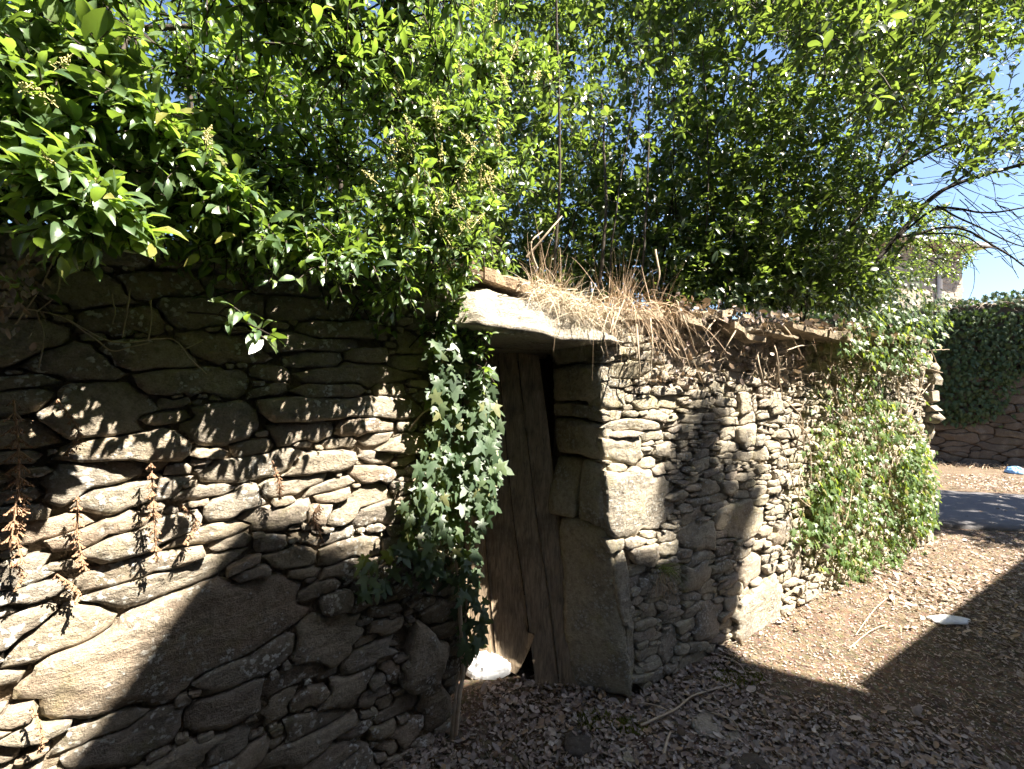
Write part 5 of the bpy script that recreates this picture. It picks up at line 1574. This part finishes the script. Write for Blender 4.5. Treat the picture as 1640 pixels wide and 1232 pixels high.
# ------------------------------------------------------------------ unseen houses and trees that shade the lane, some only added for it
def near_house():
    def M(O, d2):
        n2 = np.array([d2[1], -d2[0]])
        def f(V):
            P = np.zeros_like(V)
            P[:, 0] = O[0] + d2[0] * V[:, 0] + n2[0] * V[:, 1]; P[:, 1] = O[1] + d2[1] * V[:, 0] + n2[1] * V[:, 1]; P[:, 2] = V[:, 2]
            return P
        return f
    def house(Mo, t0, t1, eave, label, mat, extra=None, over=0.22, deep=5.7):
        rise = min(1.1, 0.19 * deep)
        root = empty('lane_house', label, 'house')
        b = Buf(); b.box((t0 + 0.12, over, 0), (t1 - 0.1, deep - 0.2, eave - 0.02), Mo); b.obj('wall', mat, root, False)
        r = Buf(); h = deep / 2
        V = np.array([[t0, 0, eave - 0.1], [t1, 0, eave - 0.1], [t1, deep, eave - 0.1], [t0, deep, eave - 0.1], [t0, 0, eave], [t1, 0, eave], [t1, deep, eave], [t0, deep, eave], [t0, h, eave + rise], [t1, h, eave + rise]], float)
        r.add(Mo(V), [[0, 1, 2, 3], [0, 4, 5, 1], [4, 8, 9, 5], [7, 6, 9, 8], [3, 2, 6, 7]])
        r.add(Mo(V), [[0, 3, 8], [0, 8, 4], [3, 7, 8], [1, 9, 2], [1, 5, 9], [2, 9, 6]])
        r.obj('roof', ROOFTILE, root, False)
        dr = Buf(); dr.box((t0 + 0.8, over - 0.04, 0), (t0 + 1.6, over + 0.02, 2.0), Mo); dr.obj('door', WOOD, root, False)
        wn = Buf(); wn.box((t0 + 0.85, over - 0.03, eave - 2.2), (t0 + 1.55, over + 0.02, eave - 1.2), Mo); wn.obj('window', PIPE, root, False)
        if extra: extra(root, Mo)
    A_ = LW.px(600, 890); A_ = A_ + (6.0 - A_[2]) * S
    B_ = RW.px(990, 885); B_ = B_ + (6.0 - B_[2]) * S
    da = unit((B_ - A_)[:2])
    house(M(A_[:2], da), -0.50, 2.38, 6.0, 'tall narrow rendered house across the lane, casting the wall shadow', BARNSTONE)
    g_ = on_ground(1350, 1108); C_ = g_ + 4.0 * S[:2]; d2 = RW.d[:2]
    house(M(C_, d2), 0.15, 4.6, 4.0, 'low stone wing across the lane with a plain eave', BARNSTONE, deep=1.5)
    D_ = A_[:2] - da * 0.80 + np.array([da[1], -da[0]]) * 0.15  # barn added out of view to cut sky light on the left wall
    house(M(D_, da), -11.0, -0.6, 6.2, 'unseen long dark barn added behind the viewer to block sky light', BARNSTONE)
near_house()

def shade_tree():
    rg = np.random.default_rng(99)
    root = empty('lane_tree', 'broadleaf tree beside the crossing road casting dappled shade', 'tree')
    c = np.array([6.0, 4.9, 0.0]) + 5.0 * S
    lv = Leaves('blunt')
    d = rand_dir(rg, 1700) * np.array([1.7, 1.2, 1.1]) * rg.uniform(0.2, 1, (1700, 1)) ** 0.5
    sprigs(lv, None, c + d, c + d + rand_dir(rg, 1700) * 0.2, rg, 5, 0.09, 0.55)
    lv.build(root, LEAF_LAUREL, rg, 0, rest='crown')
    b = Buf(); b.tube(smooth_path([c + [0.8, -0.2, -5.0], c + [0.6, -0.15, -3.4], c + [0.2, -0.05, -1.8], c + [0, 0, -0.4]], 14), np.linspace(0.14, 0.05, 14), 9)
    for a in range(6):
        e = rand_dir(rg, 1)[0]; e[2] = abs(e[2])
        b.tube(smooth_path([c + [0.2, -0.05, -1.6], c + e * 0.5, c + e * 1.0], 8), np.linspace(0.04, 0.012, 8), 6)
    b.obj('trunk', BARK, root)
shade_tree()

def added_shadow_tree():  # added out of view; crown shaped to cast the blotchy wall shadow
    rg = np.random.default_rng(103)
    root = empty('lane_tree', 'unseen slender tree added behind the low wing, crown shaped to shade the rubble wall', 'tree')
    lv = Leaves('blunt'); K = 8.2
    cs = []
    for (px, py, r, n) in [(1085,760,.10,30),(1110,725,.09,30),(1140,685,.06,18),(1115,790,.10,36),(1160,790,.09,28),(1200,790,.09,26),(1130,850,.14,44),(1185,850,.11,34),(1100,880,.12,34),(1150,930,.12,40),(1125,960,.14,40),(1095,930,.12,34),(1140,1010,.13,36)]:
        c = RW.px(px, py) + K * S; cs.append(c)
        d = rand_dir(rg, n) * r * rg.uniform(0.2, 1, (n, 1)) ** 0.5
        sprigs(lv, None, c + d, c + d + rand_dir(rg, n) * 0.08, rg, 5, 0.06, 0.55)
    lv.build(root, LEAF_LAUREL, rg, 0, rest='crown')
    cs = np.array(cs); top = cs.mean(0); base = np.array([top[0] + 0.3, top[1] - 0.2, 0.0])
    b = Buf(); b.tube(smooth_path([base, base * [1, 1, 0] + [-0.05, 0, 4.0], top - [0, 0, 0.6]], 16), np.linspace(0.11, 0.03, 16), 8)
    for c in cs: b.tube(smooth_path([top - [0, 0, 0.7], (top + c) / 2, c], 6), np.linspace(0.02, 0.006, 6), 5)
    b.obj('trunk', BARK, root)
added_shadow_tree()
